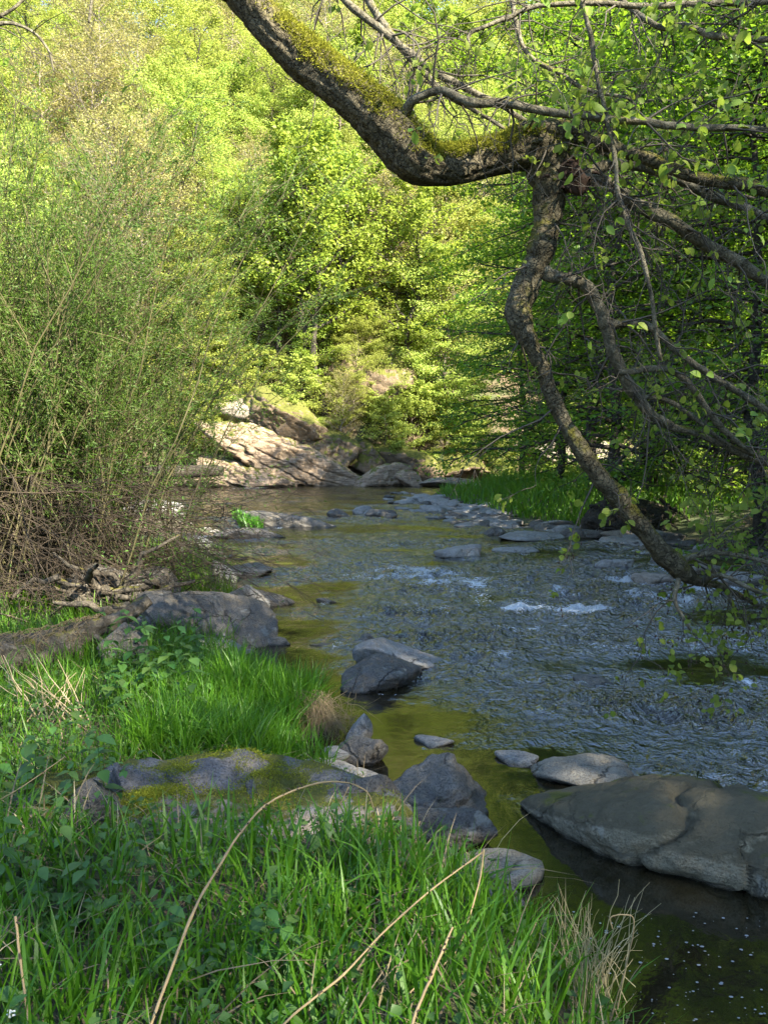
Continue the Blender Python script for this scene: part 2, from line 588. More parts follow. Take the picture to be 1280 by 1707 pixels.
M = {
    'ground': ground_mat(),
    'water': water_mat(),
    'horn': leaf_mat('hornbeam_leaf', (.25, .32, .055), (.39, .45, .115), (.52, .58, .11), .45, vary=.45),
    'horn_pale': leaf_mat('pale_hornbeam_leaf', (.25, .33, .05), (.40, .48, .105), (.52, .60, .10), .45, vary=.35),
    'maple': leaf_mat('maple_leaf', (.15, .23, .03), (.27, .35, .06), (.40, .50, .06), .45),
    'bud': leaf_mat('budding_leaf', (.24, .23, .07), (.36, .33, .13), (.45, .42, .12), .4),
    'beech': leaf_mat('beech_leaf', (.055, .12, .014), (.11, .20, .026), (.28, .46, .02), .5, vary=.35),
    'willow': leaf_mat('willow_leaf', (.045, .105, .016), (.105, .19, .032), (.18, .33, .03), .4),
    'alder': leaf_mat('alder_leaf', (.13, .21, .03), (.25, .34, .06), (.36, .50, .05), .5, .5, .2),
    'grass': leaf_mat('grass_blade', (.034, .105, .006), (.125, .26, .016), (.21, .42, .02), .42, .45, .4),
    'grass_far': leaf_mat('spit_grass', (.05, .125, .01), (.12, .25, .02), (.20, .38, .03), .45),
    'nettle': leaf_mat('nettle_leaf', (.045, .11, .025), (.09, .18, .035), (.16, .30, .03), .35, .5, .4),
    'moss': leaf_mat('moss_frond', (.10, .11, .014), (.31, .31, .035), (.34, .34, .04), .3, .9, .1),
    'straw': leaf_mat('dry_straw', (.32, .25, .13), (.55, .46, .28), (.5, .42, .25), .25, .7, .3, vary=.1),
    'dead': flat_mat('dead_twig', (.026, .02, .014), (.085, .064, .043)),
    'stalk': flat_mat('dry_stalk', (.20, .14, .07), (.36, .275, .15)),
    'litter': flat_mat('dead_grass', (.09, .065, .035), (.27, .21, .12)),
    'stem': flat_mat('willow_stem', (.04, .038, .018), (.13, .115, .05), .7),
    'twig': flat_mat('alder_twig', (.035, .03, .022), (.12, .105, .08), .8),
    'bark_far': bark_mat('bark_hillside', (.10, .08, .06), (.24, .20, .16), 0, .5, False),
    'bark_pale': bark_mat('bark_budding', (.2, .165, .14), (.36, .31, .27), 0, .5, False),
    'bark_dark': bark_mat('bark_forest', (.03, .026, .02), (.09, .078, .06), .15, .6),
    'bark': bark_mat('bark_alder', (.055, .046, .026), (.19, .165, .105), .8, 1.6),
    'bark_limb': bark_mat('bark_alder_limb', (.06, .054, .036), (.26, .235, .165), .5, 1.8, False),
    'log': bark_mat('bark_driftwood', (.04, .034, .025), (.15, .13, .10), .3, 1.3, False),
    'rot': flat_mat('rotten_wood', (.022, .013, .009), (.06, .036, .024)),
    'white': flat_mat('white_petal', (.75, .76, .72), (.85, .85, .82), .6),
    'foam': flat_mat('foam_fleck', (.16, .16, .15), (.36, .36, .35), .5),
    'rock_grey': rock_mat('rock_grey', (.07, .066, .058), (.19, .18, .165)),
    'rock_pale': rock_mat('rock_pale', (.20, .19, .175), (.42, .41, .38), lichen=.2),
    'rock_dark': rock_mat('rock_dark', (.095, .09, .078), (.24, .225, .20), lichen=.12, strata=.4),
    'rock_boulder': rock_mat('rock_boulder', (.22, .19, .12), (.40, .36, .26), moss=.16, lichen=.3, patina=(.13, .112, .068)),
    'rock_pond': rock_mat('rock_pond', (.16, .15, .12), (.33, .31, .26), lichen=.2, patina=None),
    'rock_moss': rock_mat('rock_moss', (.13, .125, .12), (.27, .26, .25), moss=.42, strata=.35, wet=False),
    'slate': rock_mat('slate', (.10, .10, .105), (.24, .24, .25), moss=.12, strata=.45, lichen=.35, wet=False),
    'slate_tan': rock_mat('slate_tan', (.16, .14, .115), (.33, .30, .26), moss=.2, strata=.35, lichen=.35, wet=False),
    'rock_slab': rock_mat('rock_slab', (.20, .14, .09), (.44, .35, .25), moss=.40, strata=.8, warm=(.34, .20, .10)),
    'rock_crag': rock_mat('rock_crag', (.10, .078, .05), (.26, .20, .135), moss=.85, strata=.5, warm=(.30, .17, .09), wet=False),
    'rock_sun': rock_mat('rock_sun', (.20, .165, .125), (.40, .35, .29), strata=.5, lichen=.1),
}

# ------------------------------------------------------------------ terrain
WATER = np.array([(1.6, -14), (1.5, -2), (1.25, 1.5), (.98, 3.3), (.72, 4.3), (.35, 4.9), (-.1, 5.6), (-.72, 6.2), (-.42, 6.9), (-.62, 7.7), (-1.5, 9.0), (-1.75, 11.7),
                  (-2.7, 15.5), (-4.3, 22), (-6.6, 27), (-10.5, 32.5), (-20, 36), (-60, 39), (-60, 52), (-20, 47.5), (-9, 45.2), (-5, 48), (-1.5, 52), (3.5, 55),
                  (8.5, 57), (9.5, 54), (4.5, 46), (2.3, 40), (1.6, 36), (2.2, 30.5), (3.4, 25), (5.3, 20.8), (7.2, 17.3), (9.5, 13), (12, 5), (13.5, -14)], float)


def shore_dist(x, y):
    """signed distance to the waterline, positive on land"""
    x, y = np.asarray(x, float), np.asarray(y, float)
    d = np.full(x.shape, 1e9)
    ins = np.zeros(x.shape, bool)
    n = len(WATER)
    for i in range(n):
        (ax, ay), (bx, by) = WATER[i], WATER[(i + 1) % n]
        ex, ey = bx - ax, by - ay
        t = np.clip(((x - ax) * ex + (y - ay) * ey) / (ex * ex + ey * ey), 0, 1)
        d = np.minimum(d, np.hypot(x - ax - t * ex, y - ay - t * ey))
        c = ((ay > y) != (by > y)) & (x < (bx - ax) * (y - ay) / (by - ay if by != ay else 1e-9) + ax)
        ins ^= c
    return np.where(ins, -d, d)


def ground_z(x, y):
    x, y = np.asarray(x, float), np.asarray(y, float)
    sd = shore_dist(x, y)
    sd = sd + .25 * fbm(x, y, 0, 2, .9) * np.clip(np.abs(y) / 8, .3, 2)
    near = sstep(4.5, 3.5, y)
    bank = np.where(sd > 0, (.15 + .36 * near) * sstep(0, .9, sd) + .04 * np.clip(sd, 0, 12), np.maximum(sd * .6 - .05, -.6))
    rb = np.where(sd > 0, .5 * sstep(.3, 4.5, sd) + .05 * np.clip(sd, 0, 15), np.maximum(sd * .35 - .05, -.6))
    z = np.where((x > 1.2) & (y > 2 + x * 0), np.where(x > .6 + y * .02, rb, bank), bank)
    z = np.where((x < 1.5) & (y < 20), bank, z)
    # far hillside
    yb = 47.5 + .55 * np.clip(x + 6, 0, 18) - .12 * np.clip(-x - 14, 0, 40)
    hh = np.clip(y - yb, 0, None)
    far = (1.15 * np.clip(hh, 0, 5) + .78 * np.clip(hh - 5, 0, None))
    far = 120 * (1 - np.exp(-far / 120)) * 1.1
    far = np.where((sd > 0) & (y > 40), far + .8 * sstep(0, 3, hh) * fbm(x, y, 0, 4, .22), -9)
    # right hillside, its ridge height shaped to shade the river
    ridge = 21 - 5 * sstep(4, 14, y) + 24 * sstep(36, 60, y)
    rh = np.clip(x - 21 - .12 * np.clip(y - 30, 0, 30), 0, None) * 1.35
    right = np.minimum(rh, ridge)
    right = right + sstep(0, 6, rh) * fbm(x, y, 3, 4, .15) * 2.0
    left = np.clip(-x - 26, 0, None) * .7 * sstep(46, 30, y)
    left = np.minimum(left, 16)
    back = np.clip(-y - 18, 0, 20) * .2
    z = np.maximum.reduce([z, far, np.where(sd > 0, right, -9), np.where(sd > 0, left, -9)]) + np.where(sd > 0, back, 0)
    z = z + np.where(sd > .1, .06 * fbm(x, y, 1, 3, 1.6) * np.clip(sd, 0, 1), 0)
    return z


def axis_pts(lo, hi, flo, fhi, step, grow):
    a = list(np.arange(flo, fhi, step))
    s, v = step, fhi
    while v < hi:
        a.append(v)
        s *= grow
        v += s
    a.append(hi)
    s, v = step * grow, flo - step
    while v > lo:
        a.insert(0, v)
        s *= grow
        v -= s
    a.insert(0, lo)
    return np.array(a)


gx = axis_pts(-160, 160, -9, 10, .16, 1.06)
gy = axis_pts(-60, 230, 0, 17, .16, 1.035)
X, Y = np.meshgrid(gx, gy)
Z = ground_z(X, Y)
mb = MB()
nx, ny = len(gx), len(gy)
ii = (np.arange(ny - 1)[:, None] * nx + np.arange(nx - 1)[None]).ravel()
mb.add(np.stack([X, Y, Z], -1), None, np.stack([ii, ii + 1, ii + nx + 1, ii + nx], -1))
tag(mb.build('ground', M['ground']), 'brown leaf litter soil of the river banks and wooded slopes', kind='structure')

def on_ground(px, py, d0=30.0, d1=130.0):
    """first point of the terrain that the photo's ray through (px, py) meets"""
    t = np.linspace(d0, d1, 700)
    p = CP + ray(px, py)[None] * t[:, None]
    hit = np.nonzero(ground_z(p[:, 0], p[:, 1]) > p[:, 2])[0]
    return p[hit[0]] if len(hit) else p[-1]


# ------------------------------------------------------------------ river
# spots where the current breaks: (px, py, radius x, radius y, strength)
FOAM = [(975, 1022, .42, .34, 1.1), (865, 1018, .55, .45, .9), (700, 957, .8, .9, .75), (1060, 972, .7, .6, .8), (1170, 985, .7, .5, .65), (1100, 1000, .9, .8, .6), (760, 975, 1.0, 1.0, .6), (900, 1055, .8, .5, .5), (1200, 1080, .5, .5, .5), (720, 1030, .5, .6, .48), (640, 960, .9, 1.0, .5), (830, 1100, .6, .3, .4), (1000, 1080, .6, .4, .42), (1240, 1140, .22, .2, .45), (1110, 1085, .2, .1, .35),
        (800, 1000, .6, .5, .4), (640, 905, 1.2, 1.2, .28), (1130, 955, .7, .6, .55), (745, 1070, .25, .3, .35), (630, 1108, .1, .3, .3), (930, 985, .7, .6, .4), (1180, 1210, .2, .15, .3), (560, 1078, .3, .15, .35)]
CALM = [(560, 1250, 1.0, 1.0, 1.0), (760, 1340, .7, .7, 1.0), (455, 1110, .7, .8, .75), (1100, 1600, 1.6, 1.3, 1.1), (470, 1000, .7, 1.2, .85), (690, 1215, .8, .8, .8), (480, 930, 1.2, 1.8, .75), (900, 1600, .8, .8, 1.0), (500, 1055, .7, .8, .85), (540, 1135, .8, .6, .9), (620, 1195, 1.0, .6, .9), (470, 890, 1.4, 2.0, .75), (610, 885, 1.4, 1.5, .7), (470, 850, 2, 3, .8), (720, 880, 1.4, 1.6, .7), (560, 1010, .5, .5, .6), (860, 900, 1.0, 1.0, .5), (800, 1200, .5, .3, .5), (1180, 1230, .7, .3, .5), (600, 830, 3, 5, .6)]
rows = np.concatenate([np.arange(-14, 2.4, .6), 2.4 * np.power(62 / 2.4, np.linspace(0, 1, 800))])
us = np.linspace(0, 1, 400)
wy = rows[:, None] * np.ones_like(us)[None]
half_l = np.clip(.35 * np.abs(wy) + 1.5, 3, None) + np.clip(wy - 26, 0, None) * 1.6
half_r = np.clip(.52 * np.abs(wy) + 1.5, 14.2, None)
half_r = np.where(wy > 2.4, np.clip(.52 * wy + 1.5, 3.0, None), half_r)
wx = -half_l + (half_l + half_r) * us[None]
rif = np.full(wx.shape, .74)
rif = rif + 1.5 * fbm(wx * .55, wy, 0, 3, .75)
rif = rif * (1 - .55 * sstep(24, 40, wy)) * (1 - .93 * sstep(5.6, 4.9, wy))
sdw = -shore_dist(wx, wy)
rif = rif * (.35 + .65 * sstep(.0, .9, sdw))
foam = np.zeros(wx.shape)
for px, py, wpx in [(632, 1158, 60), (680, 1120, 50), (985, 1148, 40), (970, 1316, 60), (772, 930, 34), (720, 1247, 20), (545, 1081, 30), (540, 1007, 14), (450, 1012, 26), (620, 864, 40), (465, 882, 60), (870, 924, 30), (860, 1276, 30)]:
    c = on_z(px, py)
    ww = wpx / FPX * c[1]
    foam = np.maximum(foam, .42 * np.exp(-((wx - c[0]) / ww) ** 2 - ((wy - c[1] + .02) / (.05 + .012 * c[1])) ** 2))
for px, py, rx, ry, s in FOAM:
    c = on_z(px, py)
    g = np.exp(-((wx - c[0]) / rx) ** 2 - ((wy - c[1]) / ry) ** 2)
    foam = np.maximum(foam, g * s * 1.15)
    rif = rif + .5 * g * s
for px, py, rx, ry, s in CALM:
    c = on_z(px, py)
    rif = rif * (1 - np.clip(s, 0, .97) * np.exp(-((wx - c[0]) / rx) ** 2 - ((wy - c[1]) / ry) ** 2))
rif = np.clip(rif, .012, 1.35)
foam = foam * (.85 + 1.3 * fbm(wx, wy * .8, 0, 3, 3.0)) + 1.1 * np.clip(fbm(wx, wy * .7, 2, 4, 2.4) - .31, 0, 1) * np.clip(rif, 0, 1) * sstep(5.5, 7.5, wy)
rid = lambda f, z_: .5 - np.abs(fbm(wx + .35 * pn(wx * 1.1, wy * 1.1, z_), wy * .85, z_, 2, f)) * 1.3
hz = 1.25 * rif * (.050 * fbm(wx, wy * .8, .3, 2, 1.3) + .085 * rid(1.9, .7) + .042 * rid(4.6, 3.1) + .012 * fbm(wx, wy, 5, 2, 13)) + .05 * np.clip(foam, 0, 1) * (.4 + fbm(wx, wy, 1, 3, 5))
bed = sstep(1.2, .0, sdw) * sstep(15, 35, wy) * .8
mb = MB()
nx, ny = len(us), len(rows)
ii = (np.arange(ny - 1)[:, None] * nx + np.arange(nx - 1)[None]).ravel()
mb.add(np.stack([wx, wy, hz], -1), None, np.stack([ii, ii + 1, ii + nx + 1, ii + nx], -1))
tag(mb.build('river', M['water'], attrs={'riffle': (rif * .95).ravel(), 'foam': np.clip(foam, 0, 1).ravel(), 'bed': bed.ravel()}), 'rippling river with broken water and yellow green reflections', kind='structure')
# ------------------------------------------------------------------ rocks
_ico = {}


def ico(sub):
    if sub not in _ico:
        bm = bmesh.new()
        bmesh.ops.create_icosphere(bm, subdivisions=sub, radius=1)
        v = np.array([p.co[:] for p in bm.verts])
        f = np.array([[p.index for p in q.verts] for q in bm.faces])
        bm.free()
        _ico[sub] = (v, f)
    return _ico[sub]


def rock_geo(size, seed, sub=4, planes=14, p=14, rough=.06, flat=.0, layers=0, cracks=2, custom=None, lay_dir=(.25, .1, 1)):
    """an irregular convex block: smooth intersection of random planes, layered, cracked and roughened"""
    r = np.random.default_rng(seed)
    v, f = ico(sub)
    N = nrm(r.normal(size=(planes, 3)))
    D = r.uniform(.62, 1.0, planes)
    if flat:
        N = np.vstack([N, [[r.normal() * .12, r.normal() * .12, 1], [0, 0, -1]]])
        N = nrm(N)
        D = np.append(D, [flat, .8])
    if custom is not None:
        N = np.vstack([N, nrm(np.array([c[:3] for c in custom]))])
        D = np.append(D, [c[3] for c in custom])
    s = np.maximum(v @ N.T / D[None], 1e-4)
    rad = 1 / np.power(np.power(s, p).sum(1), 1 / p)
    rad = np.minimum(rad, 1.35)
    q = v * rad[:, None]
    o = seed * 3.17
    sz = np.array(size) / 2
    mean = float(np.cbrt(np.prod(sz)))
    w = q * sz
    k = 1 / mean
    disp = rough * mean * (1.3 * fbm(w[:, 0] + o, w[:, 1], w[:, 2], 3, k * 1.1) + .75 * fbm(w[:, 0], w[:, 1] + o, w[:, 2], 4, k * 4.5, .6))
    if layers:
        ld = nrm(np.array(lay_dir))
        c = w @ ld / mean * layers + .9 * fbm(w[:, 0], w[:, 1], w[:, 2] + o, 2, k * 1.2)
        fr = c - np.floor(c)
        h = np.sin(np.floor(c) * 12.9898 + seed) * .5
        disp += mean * (.05 * h - .07 * np.exp(-(fr / .12) ** 2))
    for i in range(cracks):
        cn = nrm(r.normal(size=3) + np.array([0, 0, .2]))
        dd = w @ cn / mean - r.uniform(-.45, .45) + .35 * fbm(w[:, 0], w[:, 1], w[:, 2] + o + i, 3, k * 1.6)
        disp -= mean * .085 * np.exp(-(dd / .045) ** 2)
    w = w + nrm(q) * disp[:, None]
    return w, f


def rot(v, rx=0, ry=0, rz=0):
    m = np.array(Matrix.Rotation(rz, 3, 'Z') @ Matrix.Rotation(ry, 3, 'Y') @ Matrix.Rotation(rx, 3, 'X'))
    return v @ m.T


def rock(name, label, loc, size, mat, seed, tilt=(0, 0, 0), cat='rock', group=None, parent=None, **kw):
    v, f = rock_geo(size, seed, **kw)
    v = rot(v, *tilt)
    mb = MB().add(v, f)
    o = mb.build(name, M[mat], parent)
    o.location = [float(c) for c in loc]
    if label:
        tag(o, label, cat, group)
    o['_v'] = 0
    del o['_v']
    return o, v + np.array(loc)


ROCKS = {}


def rock_px(label, x0, x1, top, base, mat, seed, zb=0.0, deep=.8, sink=.35, tilt=(0, 0, 0), name='river_rock', over=1.1, **kw):
    """a rock whose front waterline and outline are read off the photo; depth of the block is deep * its width"""
    front = on_z((x0 + x1) / 2, base, zb)
    d = front[1]
    w = (x1 - x0) / FPX * d * over
    dep = w * deep
    c = front + np.array([front[0] / d * dep * .42, dep * .42, 0])
    r = ray((x0 + x1) / 2, top)
    t = (c[1] + dep * .05) / r[1]
    ztop = max(CAM_H + r[2] * t, zb + .04)
    hgt = (ztop - zb)
    full = hgt * (1 + sink) * 1.12
    c[2] = ztop - full / 2
    o, wv = rock(name, label, c, (w, dep, full), mat, seed, tilt, **kw)
    ROCKS[label] = (o, wv)
    return o


G_MID = 'stones standing in the river'
# beside the grass in front
BB, BBV = rock('river_boulder', 'huge smooth brown boulder with pale undercut foot in the dark pool', (1.9, 4.58, .02), (2.85, 1.3, .86), 'rock_boulder', 24, (math.radians(-5), math.radians(3), math.radians(-24)), 'boulder',
               sub=6, planes=12, p=9, rough=.065, flat=.84, cracks=2, custom=[(-.8, -.6, .25, .78), (-.75, .2, .62, .72), (0, -.55, .85, .80), (0, -.95, .22, .72), (0, -.8, -.55, .55), (.2, .5, .7, .8)])
rock_px('dark angular pyramid rock with cracked face at the water edge', 632, 812, 1284, 1408, 'rock_dark', 5, .0, .85, .35, (0, 0, .1), 'river_boulder', 1.45, sub=5, planes=7, p=18, layers=3.5, cracks=3, custom=[(-.62, -.25, .72, .46), (.85, -.3, .4, .58), (.1, -.7, .68, .5)], cat='rock')
rock_px('smooth pale flat stone between the grass and the huge boulder', 738, 882, 1408, 1474, 'rock_pond', 31, .0, .8, .5, (0, 0, -.2), over=1.05, sub=5, flat=.6, p=8, rough=.03, cracks=0)
rock_px('small dark wedge stone below the angular pyramid rock', 655, 800, 1352, 1420, 'rock_grey', 33, .03, .6, .4, sub=5, planes=9, layers=3)
rock_px('tan long stone with wet black foot behind the huge boulder', 872, 1068, 1256, 1316, 'rock_pond', 35, .0, .6, .4, (0, .05, -.15), sub=5, p=9, flat=.85, rough=.045, cracks=1)
rock_px('low pale stone left of the tan long stone', 822, 896, 1253, 1276, 'rock_pale', 36, .0, .8, .5, sub=4, flat=.7)
rock_px('lone flat pale stone in the yellow reflection', 692, 750, 1227, 1246, 'rock_pale', 37, .0, .7, .5, sub=4, flat=.7)
rock_px('long pale slab lying behind the mossy rock', 470, 684, 1270, 1335, 'rock_pale', 38, .02, .55, .4, (0, .06, -.1), sub=5, flat=.75, layers=2.5, rough=.05)
rock_px('grey square block stone under the dry grass overhang', 560, 637, 1222, 1278, 'rock_grey', 39, .0, .8, .4, sub=5, flat=.8)
rock_px('small pale stone at the foot of the square block', 530, 588, 1243, 1276, 'rock_pale', 40, .02, .8, .4, sub=4)
rock_px('pale upright stone behind the square block', 578, 622, 1193, 1236, 'rock_pale', 41, .03, .8, .4, sub=4)
# mossy outcrop on the near bank
MR = empty('mossy_outcrop', at(330, 1345, 4.5))
tag(MR, 'layered grey slate outcrop covered with yellow moss on the near bank', 'rock')
MR_PTS = []
for k, (px, py, d, sx, sy, sz, tl, mt) in enumerate([(330, 1368, 4.52, 1.62, .74, .50, (.14, .04, -.1), 'rock_moss'), (185, 1352, 4.4, .36, .34, .26, (.1, .55, -.2), 'slate'), (245, 1345, 4.4, .36, .34, .22, (.0, .5, .1), 'slate'),
                                                      (385, 1322, 4.6, .52, .34, .22, (.25, .42, -.25), 'slate'), (320, 1318, 4.7, .50, .30, .2, (.1, -.25, .1), 'slate'), (470, 1348, 4.55, .6, .36, .26, (.1, .40, -.2), 'rock_moss'),
                                                      (375, 1385, 4.2, .42, .24, .22, (.35, .2, -.1), 'slate_tan'), (290, 1390, 4.15, .3, .22, .2, (.3, .1, .2), 'slate_tan'), (450, 1392, 4.2, .36, .24, .2, (.3, .35, -.3), 'slate_tan'), (250, 1372, 4.25, .44, .28, .26, (.2, -.05, .0), 'rock_moss')]):
    v, f = rock_geo((sx, sy, sz), 520 + k, sub=5, planes=7, p=18, rough=.07, layers=3.2, cracks=2, flat=.7, lay_dir=(.1, .1, 1))
    v = rot(v * 1.08, *tl) + at(px, py - 10, d) - np.array(MR.location)
    MB().add(v, f).build('slab', M[mt], MR)
    if mt == 'rock_moss' or k in (3, 4):
        MR_PTS.append((v, f, mt))
rock_px('sloping slate rock with lichen spots right of the moss outcrop', 455, 672, 1292, 1425, 'rock_grey', 54, .22, .7, .5, (0, .28, -.2), 'river_boulder', 1.1, sub=5, planes=8, p=14, layers=3, cracks=2, custom=[(.35, -.5, .8, .6)])
rock_px('blue grey slate block at the left end of the moss outcrop', 108, 215, 1312, 1372, 'rock_grey', 55, .5, .7, .6, sub=5, planes=9, layers=3)
rock_px('pale slab edge showing through the grass below the moss', 400, 475, 1370, 1420, 'rock_pale', 56, .42, .6, .5, sub=4, layers=2)
rock_px('small green mossy stone at the grass edge by the dark pool', 800, 885, 1478, 1520, 'rock_moss', 57, .0, .8, .5, sub=4, flat=.8)
# mid stream
rock_px('grey humped rock standing in the middle of the stream', 552, 712, 1083, 1156, 'rock_grey', 61, .0, .75, .35, (0, 0, .1), 'river_boulder', 1.08, sub=5, planes=8, p=10, cracks=1, layers=2, custom=[(.6, -.2, .75, .55), (-.75, -.1, .6, .62)])
rock_px('pale wedge tilted behind the humped rock', 612, 745, 1074, 1118, 'rock_pale', 62, .0, .7, .35, (0, .12, 0), over=1.08, sub=5, planes=8, p=14, custom=[(.5, -.2, .8, .5)])
rock_px('tiny black upright block on the upstream side of the humped rock', 597, 628, 1051, 1076, 'rock_dark', 63, .0, .8, .3, sub=4)
rock_px('low wet rock washed over in the right current', 948, 1014, 1118, 1146, 'rock_dark', 64, .0, .7, .5, sub=4, flat=.6)
rock_px('thin wet ledge barely breaking the surface', 508, 592, 1072, 1080, 'rock_dark', 65, .0, .35, .6, sub=4, flat=.6)
# left shore
BL = rock_px('rounded grey boulder on the left shore with dark cracks', 250, 428, 970, 1086, 'rock_grey', 71, .05, .85, .35, (0, .06, 0), 'river_boulder', 1.12, sub=6, planes=9, p=9, rough=.05, cracks=3, cat='boulder', custom=[(.5, -.35, .78, .66), (0, .1, 1, .8)])
rock_px('white flat stone in front of the rounded boulder', 312, 402, 1054, 1094, 'rock_pale', 72, .02, .7, .4, (0, .1, 0), sub=4, flat=.7)
rock_px('slim dark stones at the right foot of the rounded boulder', 425, 484, 1058, 1078, 'rock_dark', 73, .0, .6, .5, sub=4, flat=.7)
rock_px('pale brown slab sloping into the water behind the rounded boulder', 378, 444, 972, 1030, 'rock_pale', 74, .0, .8, .35, (0, .3, 0), sub=5, planes=9)
rock_px('dark pointed slab right of the pale brown slab', 396, 478, 978, 1010, 'rock_grey', 75, .0, .8, .4, (0, .15, 0), sub=4, planes=9)
rock_px('pale round stone at the willow edge', 350, 392, 940, 984, 'rock_pale', 76, .02, .9, .4, sub=4)
rock_px('dark low stone upstream of the pale round stone', 372, 452, 938, 962, 'rock_dark', 77, .0, .9, .4, sub=4, flat=.8)
rock_px('lone dark stone tip in the left current', 526, 556, 995, 1006, 'rock_dark', 78, .0, .7, .5, sub=3)
rock_px('grey slate stone under the driftwood tip', 165, 245, 1035, 1085, 'rock_grey', 79, .4, .7, .4, sub=4, layers=3)
rock_px('broad dark slab with a green tuft on its left end', 384, 548, 848, 880, 'rock_dark', 81, .0, .45, .4, (0, .03, 0), 'river_boulder', 1.05, sub=5, planes=10, flat=.75, layers=2)
rock_px('long low slab downstream of the tufted slab', 345, 466, 876, 898, 'rock_grey', 82, .0, .5, .4, sub=4, flat=.75, layers=2)
rock_px('pale low rock half hidden by willow twigs', 290, 372, 905, 940, 'rock_grey', 83, .05, .6, .4, sub=4)
for k, (a, b, t_, s_, lab) in enumerate([(215, 300, 838, 862, 'pale gravel rock behind the drooping willow twigs'), (300, 360, 898, 920, 'small grey stone under the drooping willow twigs')]):
    rock_px(lab, a, b, t_, s_, 'rock_pale', 84 + k, .02, .6, .4, sub=4)
# far row across the stream
for k, (a, b, t_, s_, m_, lab) in enumerate([
        (546, 578, 846, 864, 'rock_grey', 'leftmost stone of the far row across the stream'), (586, 624, 842, 858, 'rock_pale', 'pale double topped stone in the far row'),
        (618, 664, 848, 864, 'rock_grey', 'dark sharp stone at the right of the far row'), (740, 808, 907, 930, 'rock_pale', 'white capped oval stone alone in midstream'),
        (836, 904, 911, 922, 'rock_pale', 'thin pale stone right of the white capped oval'), (930, 960, 930, 939, 'rock_pale', 'small pale stone tip before the right bank'),
        (970, 1002, 927, 937, 'rock_pale', 'small pale stone next to the hanging branch leaves'), (1004, 1058, 930, 950, 'rock_pale', 'white washed stone below the leaning branch'),
        (803, 848, 877, 893, 'rock_grey', 'grey tabular stone at the left end of the right ledges'), (836, 932, 884, 902, 'rock_pale', 'long pale ledge stone at the right bank'),
        (930, 1002, 876, 898, 'rock_grey', 'thick rounded ledge stone before the root mass'), (1000, 1072, 878, 902, 'rock_sun', 'sunlit tan stone before the root mass'),
        (880, 960, 870, 886, 'rock_dark', 'dark slab on top of the right ledges'), (1060, 1130, 884, 908, 'rock_grey', 'shaded block right of the sunlit tan stone'),
        (1060, 1110, 955, 978, 'rock_sun', 'sunlit stone in the right rapids under the branch'), (1130, 1190, 940, 960, 'rock_sun', 'bright flat stone in the right rapids'),
        (1190, 1262, 952, 980, 'rock_pale', 'pale stone near the right edge of the rapids'), (1085, 1150, 922, 942, 'rock_grey', 'grey stone behind the right rapids'),
        (1150, 1230, 905, 928, 'rock_grey', 'broad grey stone on the shaded right shore'), (1235, 1300, 915, 945, 'rock_dark', 'dark stone at the right end of the shaded shore')]):
    rock_px(lab, a, b, t_, s_, m_, 100 + k, .0, .75, .45, over=1.15, sub=4, flat=.85, planes=10, rough=.06, layers=2)
